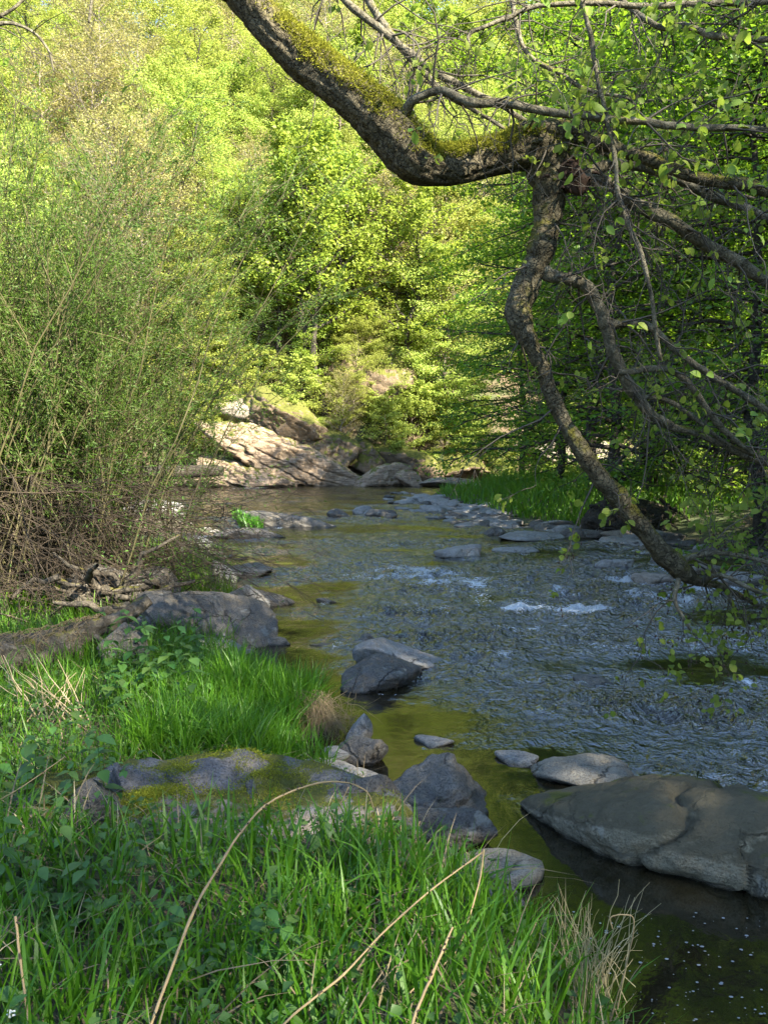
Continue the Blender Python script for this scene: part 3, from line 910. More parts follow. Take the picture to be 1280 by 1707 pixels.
# far bank: the sunlit outcrop
rock_far = [
    ('sunlit tilted slab of bare layered rock across the river', at(478, 768, 47.0), (9.4, 4.4, 3.2), 'rock_slab', 201, (0, math.radians(22), math.radians(8)), dict(sub=6, planes=8, p=16, rough=.085, layers=4.6, cracks=6, flat=.62, lay_dir=(0, .3, 1))),
    ('lower broken slab at the foot of the tilted slab', at(430, 797, 45.8), (5.0, 2.6, 1.6), 'rock_slab', 202, (0, math.radians(16), 0), dict(sub=5, planes=8, rough=.12, layers=5, cracks=3, flat=.6)),
    ('pale angular block above the left end of the tilted slab', at(402, 695, 49.0), (2.5, 2.2, 2.0), 'rock_sun', 203, (0, .3, .3), dict(sub=5, planes=7, p=18, cracks=3)),
    ('brown shaded crag above the tilted slab', at(478, 708, 50.2), (3.4, 2.6, 2.5), 'rock_crag', 204, (0, .4, 0), dict(sub=6, planes=8, p=16, cracks=4, layers=2)),
    ('mossy crag right of the brown crag', at(520, 738, 50.0), (3.0, 2.4, 2.6), 'rock_crag', 205, (0, .5, .4), dict(sub=5, planes=8, p=16, cracks=4)),
    ('orange stained crag at the right end of the tilted slab', at(556, 755, 51.0), (2.6, 2.2, 2.4), 'rock_crag', 206, (0, .2, .7), dict(sub=5, planes=8, p=16, cracks=3, layers=2)),
    ('low mossy crag left of the bent riverside tree', at(610, 772, 52.5), (2.4, 2.2, 2.0), 'rock_crag', 207, (0, 0, .2), dict(sub=5, planes=8, cracks=3)),
    ('pale split rock standing in the far pool', at(640, 803, 46.5), (2.6, 1.8, 1.3), 'rock_slab', 208, (0, -.35, .2), dict(sub=5, planes=6, p=24, rough=.09, cracks=3, layers=2)),
    ('small pale rock right of the split rock', at(683, 803, 46.2), (1.3, .9, .9), 'rock_slab', 209, (0, .45, .2), dict(sub=4, planes=6, p=22, layers=2)),
    ('flat pale ledge across the far pool', at(742, 804, 46.5), (3.2, 2.0, .8), 'rock_sun', 210, (0, .02, .1), dict(sub=5, planes=8, flat=.6, layers=2)),
    ('mossy sloping ledge on the far bank behind the split rock', at(680, 780, 54), (4.0, 2.6, 1.7), 'rock_crag', 211, (0, .25, .1), dict(sub=5, planes=8, cracks=3, layers=2)),
    ('mossy shelf on the far bank above the flat pale ledge', at(760, 782, 56), (4.6, 2.6, 1.6), 'rock_crag', 212, (0, .1, -.1), dict(sub=5, planes=8, cracks=3, layers=2)),
    ('dark crag in the gap above the crags', at(600, 640, 56), (4.5, 3, 3.4), 'rock_crag', 213, (0, .2, 0), dict(sub=5, planes=9, cracks=4, layers=2)),
    ('brown cliff block half hidden by leaves on the slope', at(470, 560, 55), (4.0, 3, 4.0), 'rock_crag', 214, (0, .1, .3), dict(sub=5, planes=9, cracks=4)),
    ('pale cliff face showing high between the slope trees', at(255, 450, 62), (4.0, 3, 3.2), 'rock_sun', 215, (0, .1, .3), dict(sub=5, planes=9, cracks=3)),
    ('small pale rock on the slope left above the tilted slab', at(378, 622, 51), (1.4, 1, .8), 'rock_sun', 216, (0, .1, .3), dict(sub=4, planes=9)),
    ('sunlit rock face seen under the right bank branches', at(925, 760, 55), (5, 3, 2.2), 'rock_sun', 217, (0, .1, 0), dict(sub=5, planes=9, cracks=3)),
    ('left foot rock of the far bank behind the willow tips', at(330, 800, 45.0), (3.4, 2, 1.2), 'rock_slab', 218, (0, .1, 0), dict(sub=5, planes=9, cracks=3, layers=2)),
    ('low white stone at the waterline left of the tilted slab', at(410, 818, 44.2), (2.4, 1.2, .5), 'rock_sun', 219, (0, 0, 0), dict(sub=4, planes=9, flat=.6)),
    ('low white stone at the waterline under the tilted slab', at(500, 806, 46.5), (2.2, 1.0, .5), 'rock_sun', 220, (0, 0, .1), dict(sub=4, planes=9, flat=.6)),
    ('low white stone at the waterline right of the tilted slab', at(575, 803, 48.5), (2.0, 1.0, .5), 'rock_sun', 221, (0, 0, .2), dict(sub=4, planes=9, flat=.6)),
]
for lab, loc, size, mat, seed, tl, kw in rock_far:
    if 203 <= seed <= 207 or 211 <= seed <= 217:
        rel = loc - CP
        dd = rel @ CF
        g_ = on_ground(640 + FPX * (rel @ CR) / dd, 853.5 - FPX * (rel @ CU) / dd)
        loc = g_ - np.array([0, .18 * size[1], -.08 * size[2]])
        size = tuple(c * 1.18 * g_[1] / loc[1] for c in size)
    rock('outcrop_rock', lab, loc, size, mat, seed, tl, 'rock', **kw)
# gravel spit: countable stones share six meshes
protos = []
for k in range(7):
    v, f = rock_geo((1, .8, .42), 300 + k, sub=3, planes=9, flat=.8, rough=.07, cracks=1)
    protos.append(MB().add(v, f).mesh('gravel_stone', M['rock_pale' if k % 3 else 'rock_grey']))
rg = np.random.default_rng(12)


def stone(x, y, s, label, group, z=None, me=None):
    o = link('gravel_stone', me or protos[rg.integers(7)])
    o.location = (x, y, float(max(ground_z(x, y), -.05)) + s * .06 if z is None else z)
    o.rotation_euler = (rg.normal() * .12, rg.normal() * .12, rg.uniform(0, 6.28))
    o.scale = (s, s * rg.uniform(.7, 1.1), s * rg.uniform(.6, 1.1))
    return tag(o, label, 'stone', group)


cnt = 0
while cnt < 170:
    px, py = rg.uniform(640, 850), rg.uniform(822, 878)
    c = on_z(px, py)
    sd = float(shore_dist(c[0], c[1]))
    if sd < -1.6 or sd > 2.2 or rg.random() > math.exp(-((px - 640 - (py - 822) * 2.6) / 110) ** 2):
        continue
    stone(c[0], c[1], rg.uniform(.25, .7), 'flat pale stone on the gravel spit at the right bank', 'stones of the gravel spit')
    cnt += 1
for k in range(46):
    y = rg.uniform(13, 27)
    t_ = np.interp(y, [13, 17.3, 20.8, 25, 30.5], [9.5, 7.2, 5.3, 3.4, 2.2])
    stone(t_ + rg.normal() * .5 + .2, y, rg.uniform(.25, .8), 'grey stone lying along the shaded right shore', 'stones along the shaded right shore')
for k in range(90):
    y = rg.uniform(19.5, 36)
    t_ = np.interp(y, [17.3, 20.8, 25, 30.5, 36], [7.2, 5.3, 3.4, 2.2, 1.6])
    stone(t_ + rg.normal() * .45 + .1, y, rg.uniform(.35, 1.15), 'flat pale stone in the line below the grass strip of the right bank', 'stones below the grass strip', me=protos[rg.choice([1, 2, 4, 5])])
for k in range(34):
    y = rg.uniform(9, 31)
    t_ = np.interp(y, [9, 11.7, 15.5, 22, 27, 32.5], [-1.5, -1.75, -2.7, -4.3, -6.6, -10.5])
    stone(t_ + rg.normal() * .35 - .1, y, rg.uniform(.2, .3) * (y / 14), 'grey stone at the left waterline below the willow', 'stones along the left waterline')

# foam flecks on the pool
mb = MB()
for k in range(170):
    px, py = rg.uniform(880, 1300), rg.uniform(1490, 1707)
    if py < 1520 and px > 900:
        py += 30
    c = on_z(px, py, .004)
    if shore_dist(c[0], c[1]) > -.05 or fbm(c[0], c[1], 3, 2, 2.5) < -.12:
        continue
    r = .0014 + .006 * rg.random() ** 2.2
    a = np.linspace(0, 2 * math.pi, 9)[:-1]
    ring = np.stack([c[0] + r * np.cos(a) * rg.uniform(1, 1.5), c[1] + r * np.sin(a), np.full(8, .006)], -1)
    mb.add(np.vstack([ring, [[c[0], c[1], .009]]]), [(i, (i + 1) % 8, 8) for i in range(8)], None, rg.random())
tag(mb.build('foam_flecks', M['foam']), 'white foam flecks drifting on the dark pool', 'foam', kind='stuff')


# ------------------------------------------------------------------ trees
def gen_tree(seed, H, cb, Rr, nprim, nsec, nleaf, leaf, up, droop, flat, bend=.06, prof=.35, r0=None, spread=.25, trunk_lean=(0, 0), upw=1.0, sides=5, aspect=.7):
    r = np.random.default_rng(seed)
    wood, lf = MB(), MB()
    r0 = r0 or H * .013
    n = 9
    tz = np.linspace(-.6, H * .93, n)
    wob = np.cumsum(r.normal(size=(n, 2)) * H * bend * .25, 0)
    wob -= wob[0]
    tr = np.stack([wob[:, 0] + trunk_lean[0] * tz / H, wob[:, 1] + trunk_lean[1] * tz / H, tz], -1)
    tp = smooth_path(tr, 3)
    tr_r = r0 * (1 - .92 * np.linspace(0, 1, len(tp)) ** 1.1)
    tube(wood, tp, tr_r, 8, .12, seed)
    P, A, Nn, = [], [], []
    az = r.uniform(0, 6)
    for i in range(nprim):
        t = cb + (1 - cb) * (i + r.random()) / nprim
        az += 2.4 + r.normal() * .35
        k = t * (len(tp) - 1)
        k0 = min(int(k), len(tp) - 2)
        s0 = tp[k0] + (tp[k0 + 1] - tp[k0]) * (k - k0)
        tt = (t - cb) / (1 - cb)
        L = Rr * r.uniform(.7, 1.12) * max(.18, (1 - abs(tt - prof) ** 1.7 * (1.05 if tt > prof else 1.6)))
        ua = up + r.normal() * .18 + .5 * tt * (up > .15)
        d = np.array([math.cos(az), math.sin(az), ua])
        d /= np.linalg.norm(d)
        m = 6
        s = np.linspace(0, 1, m)
        pp = s0 + d * (L * s)[:, None]
        pp[:, 2] -= droop * L * s ** 2
        pp[1:] += np.cumsum(r.normal(size=(m - 1, 3)) * L * .035, 0)
        rb = max(r0 * .42 * (1 - .7 * tt), .012)
        tube(wood, pp, rb * (1 - .85 * s), sides, 0, 0, cap=False)
        side = np.array([-d[1], d[0], 0])
        for j in range(nsec):
            sj = .18 + .82 * (j + r.random()) / nsec
            kk = sj * (m - 1)
            k1 = min(int(kk), m - 2)
            q = pp[k1] + (pp[k1 + 1] - pp[k1]) * (kk - k1)
            sg = 1 if j % 2 else -1
            dd = d * .75 + side * sg * r.uniform(.5, 1.0) + np.array([0, 0, r.normal() * .28 - droop * .4])
            dd /= np.linalg.norm(dd)
            l2 = L * r.uniform(.28, .5) * (1.05 - .5 * sj)
            e = q + dd * l2 + np.array([0, 0, -droop * l2 * .3])
            tube(wood, np.array([q, (q + e) / 2 + r.normal(size=3) * l2 * .05, e]), np.array([rb * .34, rb * .22, rb * .08]).clip(.004), 3, cap=False)
            c = max(2, int(nleaf * r.uniform(.5, 1.4)))
            u = r.uniform(.15, 1.12, c)[:, None]
            pos = q + (e - q) * u + r.normal(size=(c, 3)) * l2 * spread * np.array([1, 1, flat])
            P.append(pos)
            A.append(dd * .5 + r.normal(size=(c, 3)) * np.array([.7, .7, .35]) + np.array([0, 0, -.15]))
            Nn.append(np.array([0, 0, upw]) + r.normal(size=(c, 3)) * .55)
    P, A, Nn = np.vstack(P), np.vstack(A), np.vstack(Nn)
    sz = leaf * r.uniform(.65, 1.3, len(P))
    tint = np.clip(r.normal(.5, .22, len(P)), 0, 1)
    leaves(lf, P, A, Nn, sz, sz * aspect, .25, tint)
    return wood, lf


KINDS = {}


def make_kind(key, name, wmat, lmat, variants, **kw):
    KINDS[key] = (name, [])
    for i in range(variants):
        w, l = gen_tree(hash_(key) + i * 7, **kw)
        KINDS[key][1].append((w.mesh('trunk', M[wmat]), l.mesh('crown', M[lmat], smooth=False)))


def hash_(s):
    return sum((i + 3) * ord(c) for i, c in enumerate(s)) % 9973


def plant_tree(key, x, y, s, label, group=None, z=None, rz=None, var=None, cat='tree', sz=None):
    name, vs = KINDS[key]
    zz = float(ground_z(x, y)) if z is None else z
    root = empty(name, (x, y, zz), random.uniform(0, 6.28) if rz is None else rz, s)
    if sz:
        root.scale = (s, s, s * sz)
    tag(root, label, cat, group)
    t, c = vs[random.randrange(len(vs)) if var is None else var]
    link('trunk', t, root)
    link('crown', c, root)
    return root


make_kind('horn', 'hornbeam_tree', 'bark_far', 'horn', 3, H=12, cb=.04, Rr=4.0, nprim=56, nsec=10, nleaf=84, leaf=.125, up=.28, droop=.12, flat=.35, prof=.5)
make_kind('hornhigh', 'hornbeam_tree', 'bark_dark', 'horn_pale', 2, H=13, cb=.22, Rr=3.6, nprim=34, nsec=9, nleaf=64, leaf=.11, up=.5, droop=.1, flat=.4, prof=.5, r0=.2, bend=.08)
make_kind('maple', 'maple_tree', 'bark_far', 'maple', 2, H=13, cb=.15, Rr=3.8, nprim=40, nsec=9, nleaf=56, leaf=.17, up=.5, droop=.1, flat=.5, aspect=.95)
make_kind('bud', 'budding_tree', 'bark_pale', 'bud', 2, H=13, cb=.12, Rr=4.0, nprim=56, nsec=16, nleaf=15, leaf=.12, up=.65, droop=.05, flat=.7, r0=.13)
make_kind('open', 'maple_tree', 'bark_dark', 'maple', 2, H=13, cb=.36, Rr=3.4, nprim=26, nsec=8, nleaf=38, leaf=.17, up=.75, droop=.05, flat=.6, r0=.2, bend=.09, aspect=.95)
make_kind('shrub', 'hillside_shrub', 'bark_far', 'horn', 2, H=4.5, cb=.02, Rr=2.4, nprim=34, nsec=7, nleaf=34, leaf=.15, up=.35, droop=.1, flat=.5, r0=.05)
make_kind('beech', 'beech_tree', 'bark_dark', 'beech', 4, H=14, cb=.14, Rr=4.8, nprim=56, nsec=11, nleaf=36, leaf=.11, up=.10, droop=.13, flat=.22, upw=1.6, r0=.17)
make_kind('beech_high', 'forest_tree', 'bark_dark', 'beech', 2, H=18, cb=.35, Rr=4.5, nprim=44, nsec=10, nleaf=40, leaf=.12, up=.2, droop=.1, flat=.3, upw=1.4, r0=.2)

rt = np.random.default_rng(41)
G_H = 'trees on the sunlit slope'
# bottom fringe and rows up the slope
spots = []
for row, (dy, step) in enumerate([(2.0, 2.4), (5.5, 3.2), (9, 3.4), (12.5, 3.6), (16.5, 3.8), (21, 4.0), (26, 4.3), (32, 4.8), (39, 5.2), (47, 5.6), (56, 6), (66, 7)]):
    x = -34 - dy * .35
    while x < 24 + dy * .45:
        yb = 47.5 + .55 * min(max(x + 6, 0), 18) - .12 * max(-x - 14, 0)
        spots.append((row, x + rt.normal() * .8, yb + dy + rt.normal() * 1.2))
        x += step * rt.uniform(.8, 1.2)
for row, x, y in spots:
    if abs(x - y * (478 - 640) / FPX) < 4.6 and row == 0:
        continue        # the bare rock outcrop
    if row <= 2 and 425 < 640 + FPX * x / y < 640:
        continue        # the darker recess where crags and trunks show
    u = rt.random()
    if row == 0:
        key = 'shrub' if u < .6 else 'horn'
    else:
        key = 'bud' if u < (.24 if x > -14 else .30) else ('maple' if u < .46 and x > -12 else 'horn')
    if key == 'horn' and row > 0 and rt.random() < .45:
        key = 'hornhigh'
    if row > 2 and rt.random() < .12:
        continue
    s = rt.uniform(.7, 1.2) * (1 if row else .8) * (1 + .03 * row)
    px_ = 640 + FPX * x / y
    where = ('at the foot of' if row < 1 else 'low on' if row < 3 else 'half way up' if row < 7 else 'high on') + ' the sunlit slope ' + (
        'above the willow' if px_ < 300 else 'above the tilted slab' if px_ < 520 else 'in the middle' if px_ < 760 else 'behind the leaning alder limb' if px_ < 1000 else 'behind the shaded beeches')
    lab = {'horn': 'fresh yellow green hornbeam ', 'hornhigh': 'pale dark trunked hornbeam ', 'maple': 'broad leaved green maple ', 'bud': 'pale bare twigged tree ', 'shrub': 'leafy bright shrub '}[key] + where
    grp = {'horn': 'hornbeams on the sunlit slope', 'hornhigh': 'high crowned hornbeams on the sunlit slope', 'maple': 'maples on the sunlit slope', 'bud': 'budding trees on the sunlit slope', 'shrub': 'shrubs at the foot of the sunlit slope'}[key]
    plant_tree(key, x, y, s, lab, grp, cat='shrub' if key == 'shrub' else 'tree')

# shrubs and small trees rooted among the crags
for px, py, s, key, lab in [(345, 765, .6, 'shrub', 'low shrub covering the left foot of the tilted slab'), (375, 690, .5, 'shrub', 'small shrub at the upper left corner of the tilted slab'), (640, 640, .8, 'shrub', 'shrub covering the dark crag in the gap'), (610, 655, .7, 'shrub', 'low shrub left of the dark crag in the gap'), (680, 640, .7, 'horn', 'low hornbeam right of the dark crag in the gap'), (470, 700, .5, 'shrub', 'shrub in front of the brown crag'), (430, 690, .4, 'shrub', 'small shrub between the pale block and the brown crag'), (530, 735, .35, 'shrub', 'tiny shrub rooted on the tilted slab'), (395, 668, .75, 'shrub', 'leafy shrub above the pale angular block'), (455, 655, .6, 'shrub', 'small shrub on top of the brown crag'), (505, 690, .8, 'shrub', 'pale green shrub over the right end of the tilted slab'),
                            (548, 712, .7, 'shrub', 'shrub hanging over the orange stained crag'), (640, 745, .8, 'shrub', 'leafy shrub above the split rock in the far pool'), (690, 740, .9, 'shrub', 'round shrub above the mossy sloping ledge'),
                            (590, 690, .55, 'horn', 'low hornbeam in the gap right of the crags'), (660, 690, .6, 'horn', 'low bright hornbeam left of the shaded beeches'), (430, 610, .55, 'horn', 'low hornbeam right above the brown crag'),
                            (360, 640, .6, 'horn', 'low hornbeam between the willow and the tilted slab'), (520, 640, .5, 'maple', 'small green maple among the crags'), (735, 735, .7, 'shrub', 'shrub at the foot of the slope before the shaded beeches'),
                            (350, 735, .8, 'shrub', 'bright shrub left of the tilted slab'), (790, 755, .8, 'shrub', 'shrub at the far bank behind the gravel spit'), (470, 590, .5, 'bud', 'small budding tree above the crags'), (620, 640, .6, 'bud', 'budding tree leaning over the gap right of the crags'),
                            (540, 695, 1.3, 'open', 'dark forked maple rising beside the brown crag'), (508, 640, 1.15, 'open', 'slim dark trunked maple left of the forked maple'), (672, 700, 1.15, 'open', 'slim dark trunked maple high right of the crags'), (300, 420, .9, 'open', 'open crowned maple high on the left of the slope'), (190, 330, .9, 'open', 'open crowned maple at the upper left of the slope'), (420, 330, .9, 'open', 'open crowned maple in the middle of the slope'), (600, 650, 1.1, 'open', 'thin forked maple above the gap'), (460, 620, .9, 'open', 'open maple above the tilted slab'), (575, 560, 1.0, 'open', 'dark stemmed maple deep in the recess'), (440, 520, .9, 'bud', 'bare twigged tree at the left of the recess'), (640, 600, 1.0, 'bud', 'bare twigged tree at the right of the recess'),
                            (570, 765, .42, 'bud', 'dark stemmed little tree at the waterline beside the tilted slab')]:
    g_ = on_ground(px, py)
    plant_tree(key, g_[0], g_[1] - .3, s, lab, None, z=g_[2] - .3, cat='shrub' if key == 'shrub' else 'tree')
for k in range(12):
    plant_tree('horn' if k % 3 else 'maple', -18 + k * 7.5 + rt.normal() * 2, 112 + rt.normal() * 4, 1.9, 'tall tree along the top of the sunlit slope', 'tall trees along the top of the slope')

# right bank forest
G_R = 'shaded beeches on the right bank'
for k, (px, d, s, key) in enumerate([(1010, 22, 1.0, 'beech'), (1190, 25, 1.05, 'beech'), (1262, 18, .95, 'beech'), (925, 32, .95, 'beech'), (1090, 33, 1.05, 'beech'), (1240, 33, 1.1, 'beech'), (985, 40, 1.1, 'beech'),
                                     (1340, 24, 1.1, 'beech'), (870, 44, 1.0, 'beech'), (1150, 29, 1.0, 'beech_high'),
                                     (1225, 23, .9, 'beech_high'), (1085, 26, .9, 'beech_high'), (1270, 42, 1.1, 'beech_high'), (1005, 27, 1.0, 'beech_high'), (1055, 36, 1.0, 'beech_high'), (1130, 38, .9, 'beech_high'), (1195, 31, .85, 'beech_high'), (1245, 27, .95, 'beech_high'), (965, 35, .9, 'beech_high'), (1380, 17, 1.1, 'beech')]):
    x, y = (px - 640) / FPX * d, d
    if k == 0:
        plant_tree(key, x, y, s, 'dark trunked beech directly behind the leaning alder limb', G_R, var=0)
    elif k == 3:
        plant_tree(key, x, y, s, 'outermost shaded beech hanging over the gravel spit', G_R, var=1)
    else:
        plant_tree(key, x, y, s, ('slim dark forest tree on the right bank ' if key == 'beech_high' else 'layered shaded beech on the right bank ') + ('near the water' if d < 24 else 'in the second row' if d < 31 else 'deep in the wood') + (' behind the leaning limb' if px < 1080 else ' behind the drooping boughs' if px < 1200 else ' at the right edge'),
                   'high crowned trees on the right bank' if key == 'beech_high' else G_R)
# unseen trees added on the right to shade the river and near bank
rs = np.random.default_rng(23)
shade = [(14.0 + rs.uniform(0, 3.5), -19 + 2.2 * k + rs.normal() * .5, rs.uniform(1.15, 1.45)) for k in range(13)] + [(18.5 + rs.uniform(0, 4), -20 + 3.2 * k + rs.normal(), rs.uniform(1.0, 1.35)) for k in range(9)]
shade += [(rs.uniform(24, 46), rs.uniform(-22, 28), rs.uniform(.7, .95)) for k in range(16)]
shade = [t_ for t_ in shade if not (-13.9 < t_[1] + (t_[0] - 14.4) * .9 < -7.6 and t_[0] < 24)]  # lane kept free of shade trees so sun flecks reach the front bank
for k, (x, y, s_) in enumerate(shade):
    plant_tree('beech' if k < 22 or k % 3 else 'beech_high', x, y, s_, 'unseen forest tree added on the right to shade the river', 'unseen shade trees on the right')


# ------------------------------------------------------------------ alder leaning over the river
ALD = np.array([-3.5, 3.3, .72])
ald = empty('alder_tree', ALD)
tag(ald, 'mossy old alder whose crooked trunk arches down over the river', 'tree')


def wchild(name, mb, mat, parent, base, **k):
    o = mb.build(name, mat, parent, **k)
    o.location = [-float(c) for c in base]
    return o


def limb_path(pts, n=8):
    """rows (px, py, depth, width in px) -> smooth world path and radii"""
    w = np.array([[*at(p[0], p[1], p[2]), p[3] * p[2] / FPX / 2 * .86] for p in pts])
    q = smooth_path(w, n)
    return q[:, :3], np.maximum(q[:, 3], .003)


def rough_tube(mb, pts, rad, sides, lump=.1, crack=.1, seed=0.0):
    """a limb with lumps and plated bark ridges, in its own around-and-along coordinates"""
    tmp = MB()
    tube(tmp, pts, np.ones(len(pts)), sides)
    n = len(pts)
    v = tmp.v[0]
    d = v[:n * sides].reshape(n, sides, 3) - pts[:, None]
    a = np.linspace(0, 2 * math.pi, sides, endpoint=False)[None]
    L = np.concatenate([[0], np.cumsum(np.linalg.norm(np.diff(pts, axis=0), axis=1))])[:, None]
    R0 = rad.max()
    ca, sa = np.cos(a) + 0 * L, np.sin(a) + 0 * L
    Lq = L / R0 + 0 * a
    lum = fbm(ca * .9, sa * .9, Lq * .55 + seed, 3)
    wob = .35 * fbm(ca * 2, sa * 2, Lq + seed, 2)
    rg_ = 1 - np.abs(pn(ca * 2.6 + wob, sa * 2.6, Lq * .9 + seed)) * 3.2
    rg2 = 1 - np.abs(pn(ca * 2.0, sa * 2.0 + wob, Lq * 2.2 - seed)) * 3.2
    ck = np.clip(np.maximum(rg_, rg2 * .9), 0, 1) ** 3
    r = rad[:, None] * (1 + lump * lum * 1.4 - crack * ck + crack * .35 * fbm(ca * 4, sa * 4, Lq * 4, 2))
    vv = (pts[:, None] + d * r[..., None]).reshape(-1, 3)
    tip = pts[-1][None]
    mb.add(np.vstack([vv, tip]), tmp.f3[0], tmp.f4[0], .5)
    return vv.reshape(n, sides, 3), nrm(d)


trunk_px = [(395, -25, 5.0, 74), (450, 45, 5.05, 78), (510, 100, 5.1, 82), (580, 155, 5.1, 84), (640, 208, 5.15, 98), (690, 262, 5.2, 96), (740, 277, 5.25, 74), (800, 268, 5.3, 72), (855, 252, 5.35, 76), (905, 245, 5.4, 88), (940, 262, 5.4, 70)]
pA, rA = limb_path(trunk_px, 16)
pre = smooth_path(np.array([[*ALD - [0, 0, .4], .27], [-3.45, 3.4, 2.0, .23], [-3.2, 3.8, 3.6, .21], [-2.75, 4.3, 4.8, .18], [-2.1, 4.75, 5.35, .15], [*pA[0], rA[0]]]), 10)[:-1]
mb = MB()
T_v, T_d = rough_tube(mb, np.vstack([pre[:, :3], pA]), np.concatenate([pre[:, 3], rA]), 56, .13, .13, 3)
TRUNK = wchild('trunk', mb, M['bark'], ald, ALD)

LIMBS = []


def limb(pts, mat='bark_limb', sides=16, lump=.14, crack=.07, seed=0.0, n=8, twig=1.0):
    p, r = limb_path(pts, n)
    amp = (.012 + .25 * r)[:, None] * .55
    for ax in range(3):
        p[2:, ax] += (amp[2:, 0] * fbm(p[2:, 0] * 4 + ax * 7, p[2:, 1] * 4 + seed, p[2:, 2] * 4, 3)) * 1.6
    m = MB()
    rough_tube(m, p, r * (1 + .2 * fbm(p[:, 0] * 9, p[:, 1] * 9, p[:, 2] * 9, 2)), sides, lump, crack, seed)
    o = wchild('limb', m, M[mat], ald, ALD)
    LIMBS.append((p, r, twig))
    return o


# the limb that drops from the elbow and dips to the water
limb([(905, 235, 5.4, 84), (916, 290, 5.4, 68), (916, 350, 5.4, 57), (902, 410, 5.4, 54), (882, 460, 5.4, 52), (866, 510, 5.4, 50), (868, 542, 5.4, 47), (884, 570, 5.4, 31), (905, 620, 5.45, 30), (930, 680, 5.5, 31), (962, 742, 5.5, 33),
      (1002, 797, 5.55, 36), (1042, 847, 5.6, 38), (1090, 905, 5.7, 40), (1130, 948, 5.8, 40), (1160, 966, 5.9, 22), (1200, 978, 6.0, 15), (1245, 1000, 6.1, 11), (1300, 1030, 6.2, 7)], 'bark', 40, .16, .12, 1.5, 12, .5)
limb([(862, 222, 5.35, 34), (905, 214, 5.3, 36), (960, 218, 5.3, 30), (1000, 238, 5.3, 28), (1060, 258, 5.2, 26), (1130, 285, 5.1, 24), (1200, 302, 5.1, 25), (1250, 312, 5.0, 24), (1340, 350, 5.0, 18)], 'bark', 20, .16, .1, 7)
limb([(945, 300, 5.45, 30), (990, 283, 5.45, 22), (1040, 272, 5.5, 20), (1100, 287, 5.5, 20), (1180, 322, 5.6, 20), (1290, 366, 5.7, 17), (1380, 400, 5.8, 12)], seed=9)
limb([(950, 305, 5.4, 30), (1000, 302, 5.4, 25), (1050, 330, 5.4, 27), (1130, 378, 5.4, 26), (1210, 428, 5.5, 25), (1300, 482, 5.6, 22), (1400, 540, 5.7, 16)], seed=11)
limb([(940, 262, 5.45, 20), (950, 238, 5.45, 18), (975, 232, 5.45, 17), (1000, 250, 5.5, 16), (1040, 262, 5.6, 12), (1110, 250, 5.7, 8)], seed=12)
limb([(672, 196, 5.1, 24), (690, 166, 5.0, 18), (732, 152, 4.95, 16), (790, 170, 4.9, 18), (850, 176, 4.9, 17), (950, 191, 4.85, 16), (1050, 201, 4.8, 15), (1150, 211, 4.8, 14), (1310, 216, 4.8, 11)], seed=13)
limb([(520, -60, 5.4, 16), (575, 0, 5.5, 15), (650, 60, 5.5, 15), (720, 118, 5.5, 14), (780, 150, 5.5, 13), (850, 185, 5.55, 10), (930, 240, 5.6, 6)], seed=14)
limb([(590, -60, 5.7, 14), (615, 0, 5.7, 15), (655, 62, 5.7, 15), (700, 112, 5.7, 13), (745, 160, 5.7, 12), (800, 190, 5.7, 9), (860, 225, 5.7, 7)], seed=15)
limb([(1330, 0, 5.0, 14), (1210, 5, 5.0, 13), (1110, 8, 5.0, 12), (1000, 5, 5.0, 11), (900, 8, 5.0, 10), (840, 32, 5.0, 9), (785, 55, 5.0, 8), (782, 78, 5.0, 5)], seed=16)
limb([(1020, -20, 5.2, 11), (1050, 15, 5.2, 11), (1100, 45, 5.1, 12), (1140, 42, 5.1, 12), (1200, 62, 5.0, 13), (1330, 68, 5.0, 12)], seed=17)
limb([(852, -10, 5.2, 10), (862, 50, 5.2, 10), (880, 92, 5.2, 9), (930, 120, 5.15, 9), (980, 150, 5.1, 8), (1050, 165, 5.0, 6)], seed=18)
limb([(965, -10, 4.8, 9), (985, 60, 4.8, 9), (995, 130, 4.8, 8), (1012, 200, 4.8, 8), (1025, 270, 4.8, 9), (1033, 340, 4.8, 10), (1062, 410, 4.85, 10), (1085, 490, 4.9, 9), (1100, 600, 5.0, 8)], seed=19)
limb([(905, 452, 5.4, 28), (935, 462, 5.4, 23), (980, 480, 5.45, 25), (1006, 530, 5.5, 24), (1026, 600, 5.6, 24), (1060, 660, 5.7, 24), (1100, 702, 5.8, 19), (1160, 722, 5.9, 14), (1230, 755, 6.0, 11), (1310, 785, 6.1, 8)], seed=20)
limb([(1012, 545, 5.5, 14), (1050, 538, 5.6, 16), (1090, 548, 5.6, 14), (1140, 595, 5.6, 13), (1200, 635, 5.7, 14), (1310, 705, 5.8, 13)], seed=21)
limb([(1030, 620, 5.6, 12), (1080, 616, 5.6, 14), (1120, 618, 5.6, 13), (1150, 645, 5.7, 13), (1200, 712, 5.8, 12), (1260, 760, 5.9, 9), (1310, 800, 6.0, 7)], seed=22)
limb([(1060, 664, 5.7, 12), (1095, 662, 5.75, 10), (1150, 690, 5.8, 10), (1210, 740, 5.9, 8), (1290, 770, 6.0, 6)], seed=23)
limb([(1125, 945, 5.8, 18), (1150, 928, 5.8, 13), (1190, 922, 5.8, 11), (1240, 928, 5.8, 10), (1310, 945, 5.8, 8)], seed=24)
limb([(1135, 945, 5.8, 12), (1125, 985, 5.75, 10), (1128, 1012, 5.7, 8), (1150, 1050, 5.7, 5)], seed=25)
limb([(1215, 985, 6, 10), (1222, 1010, 6, 8), (1250, 1040, 6, 5)], seed=26)
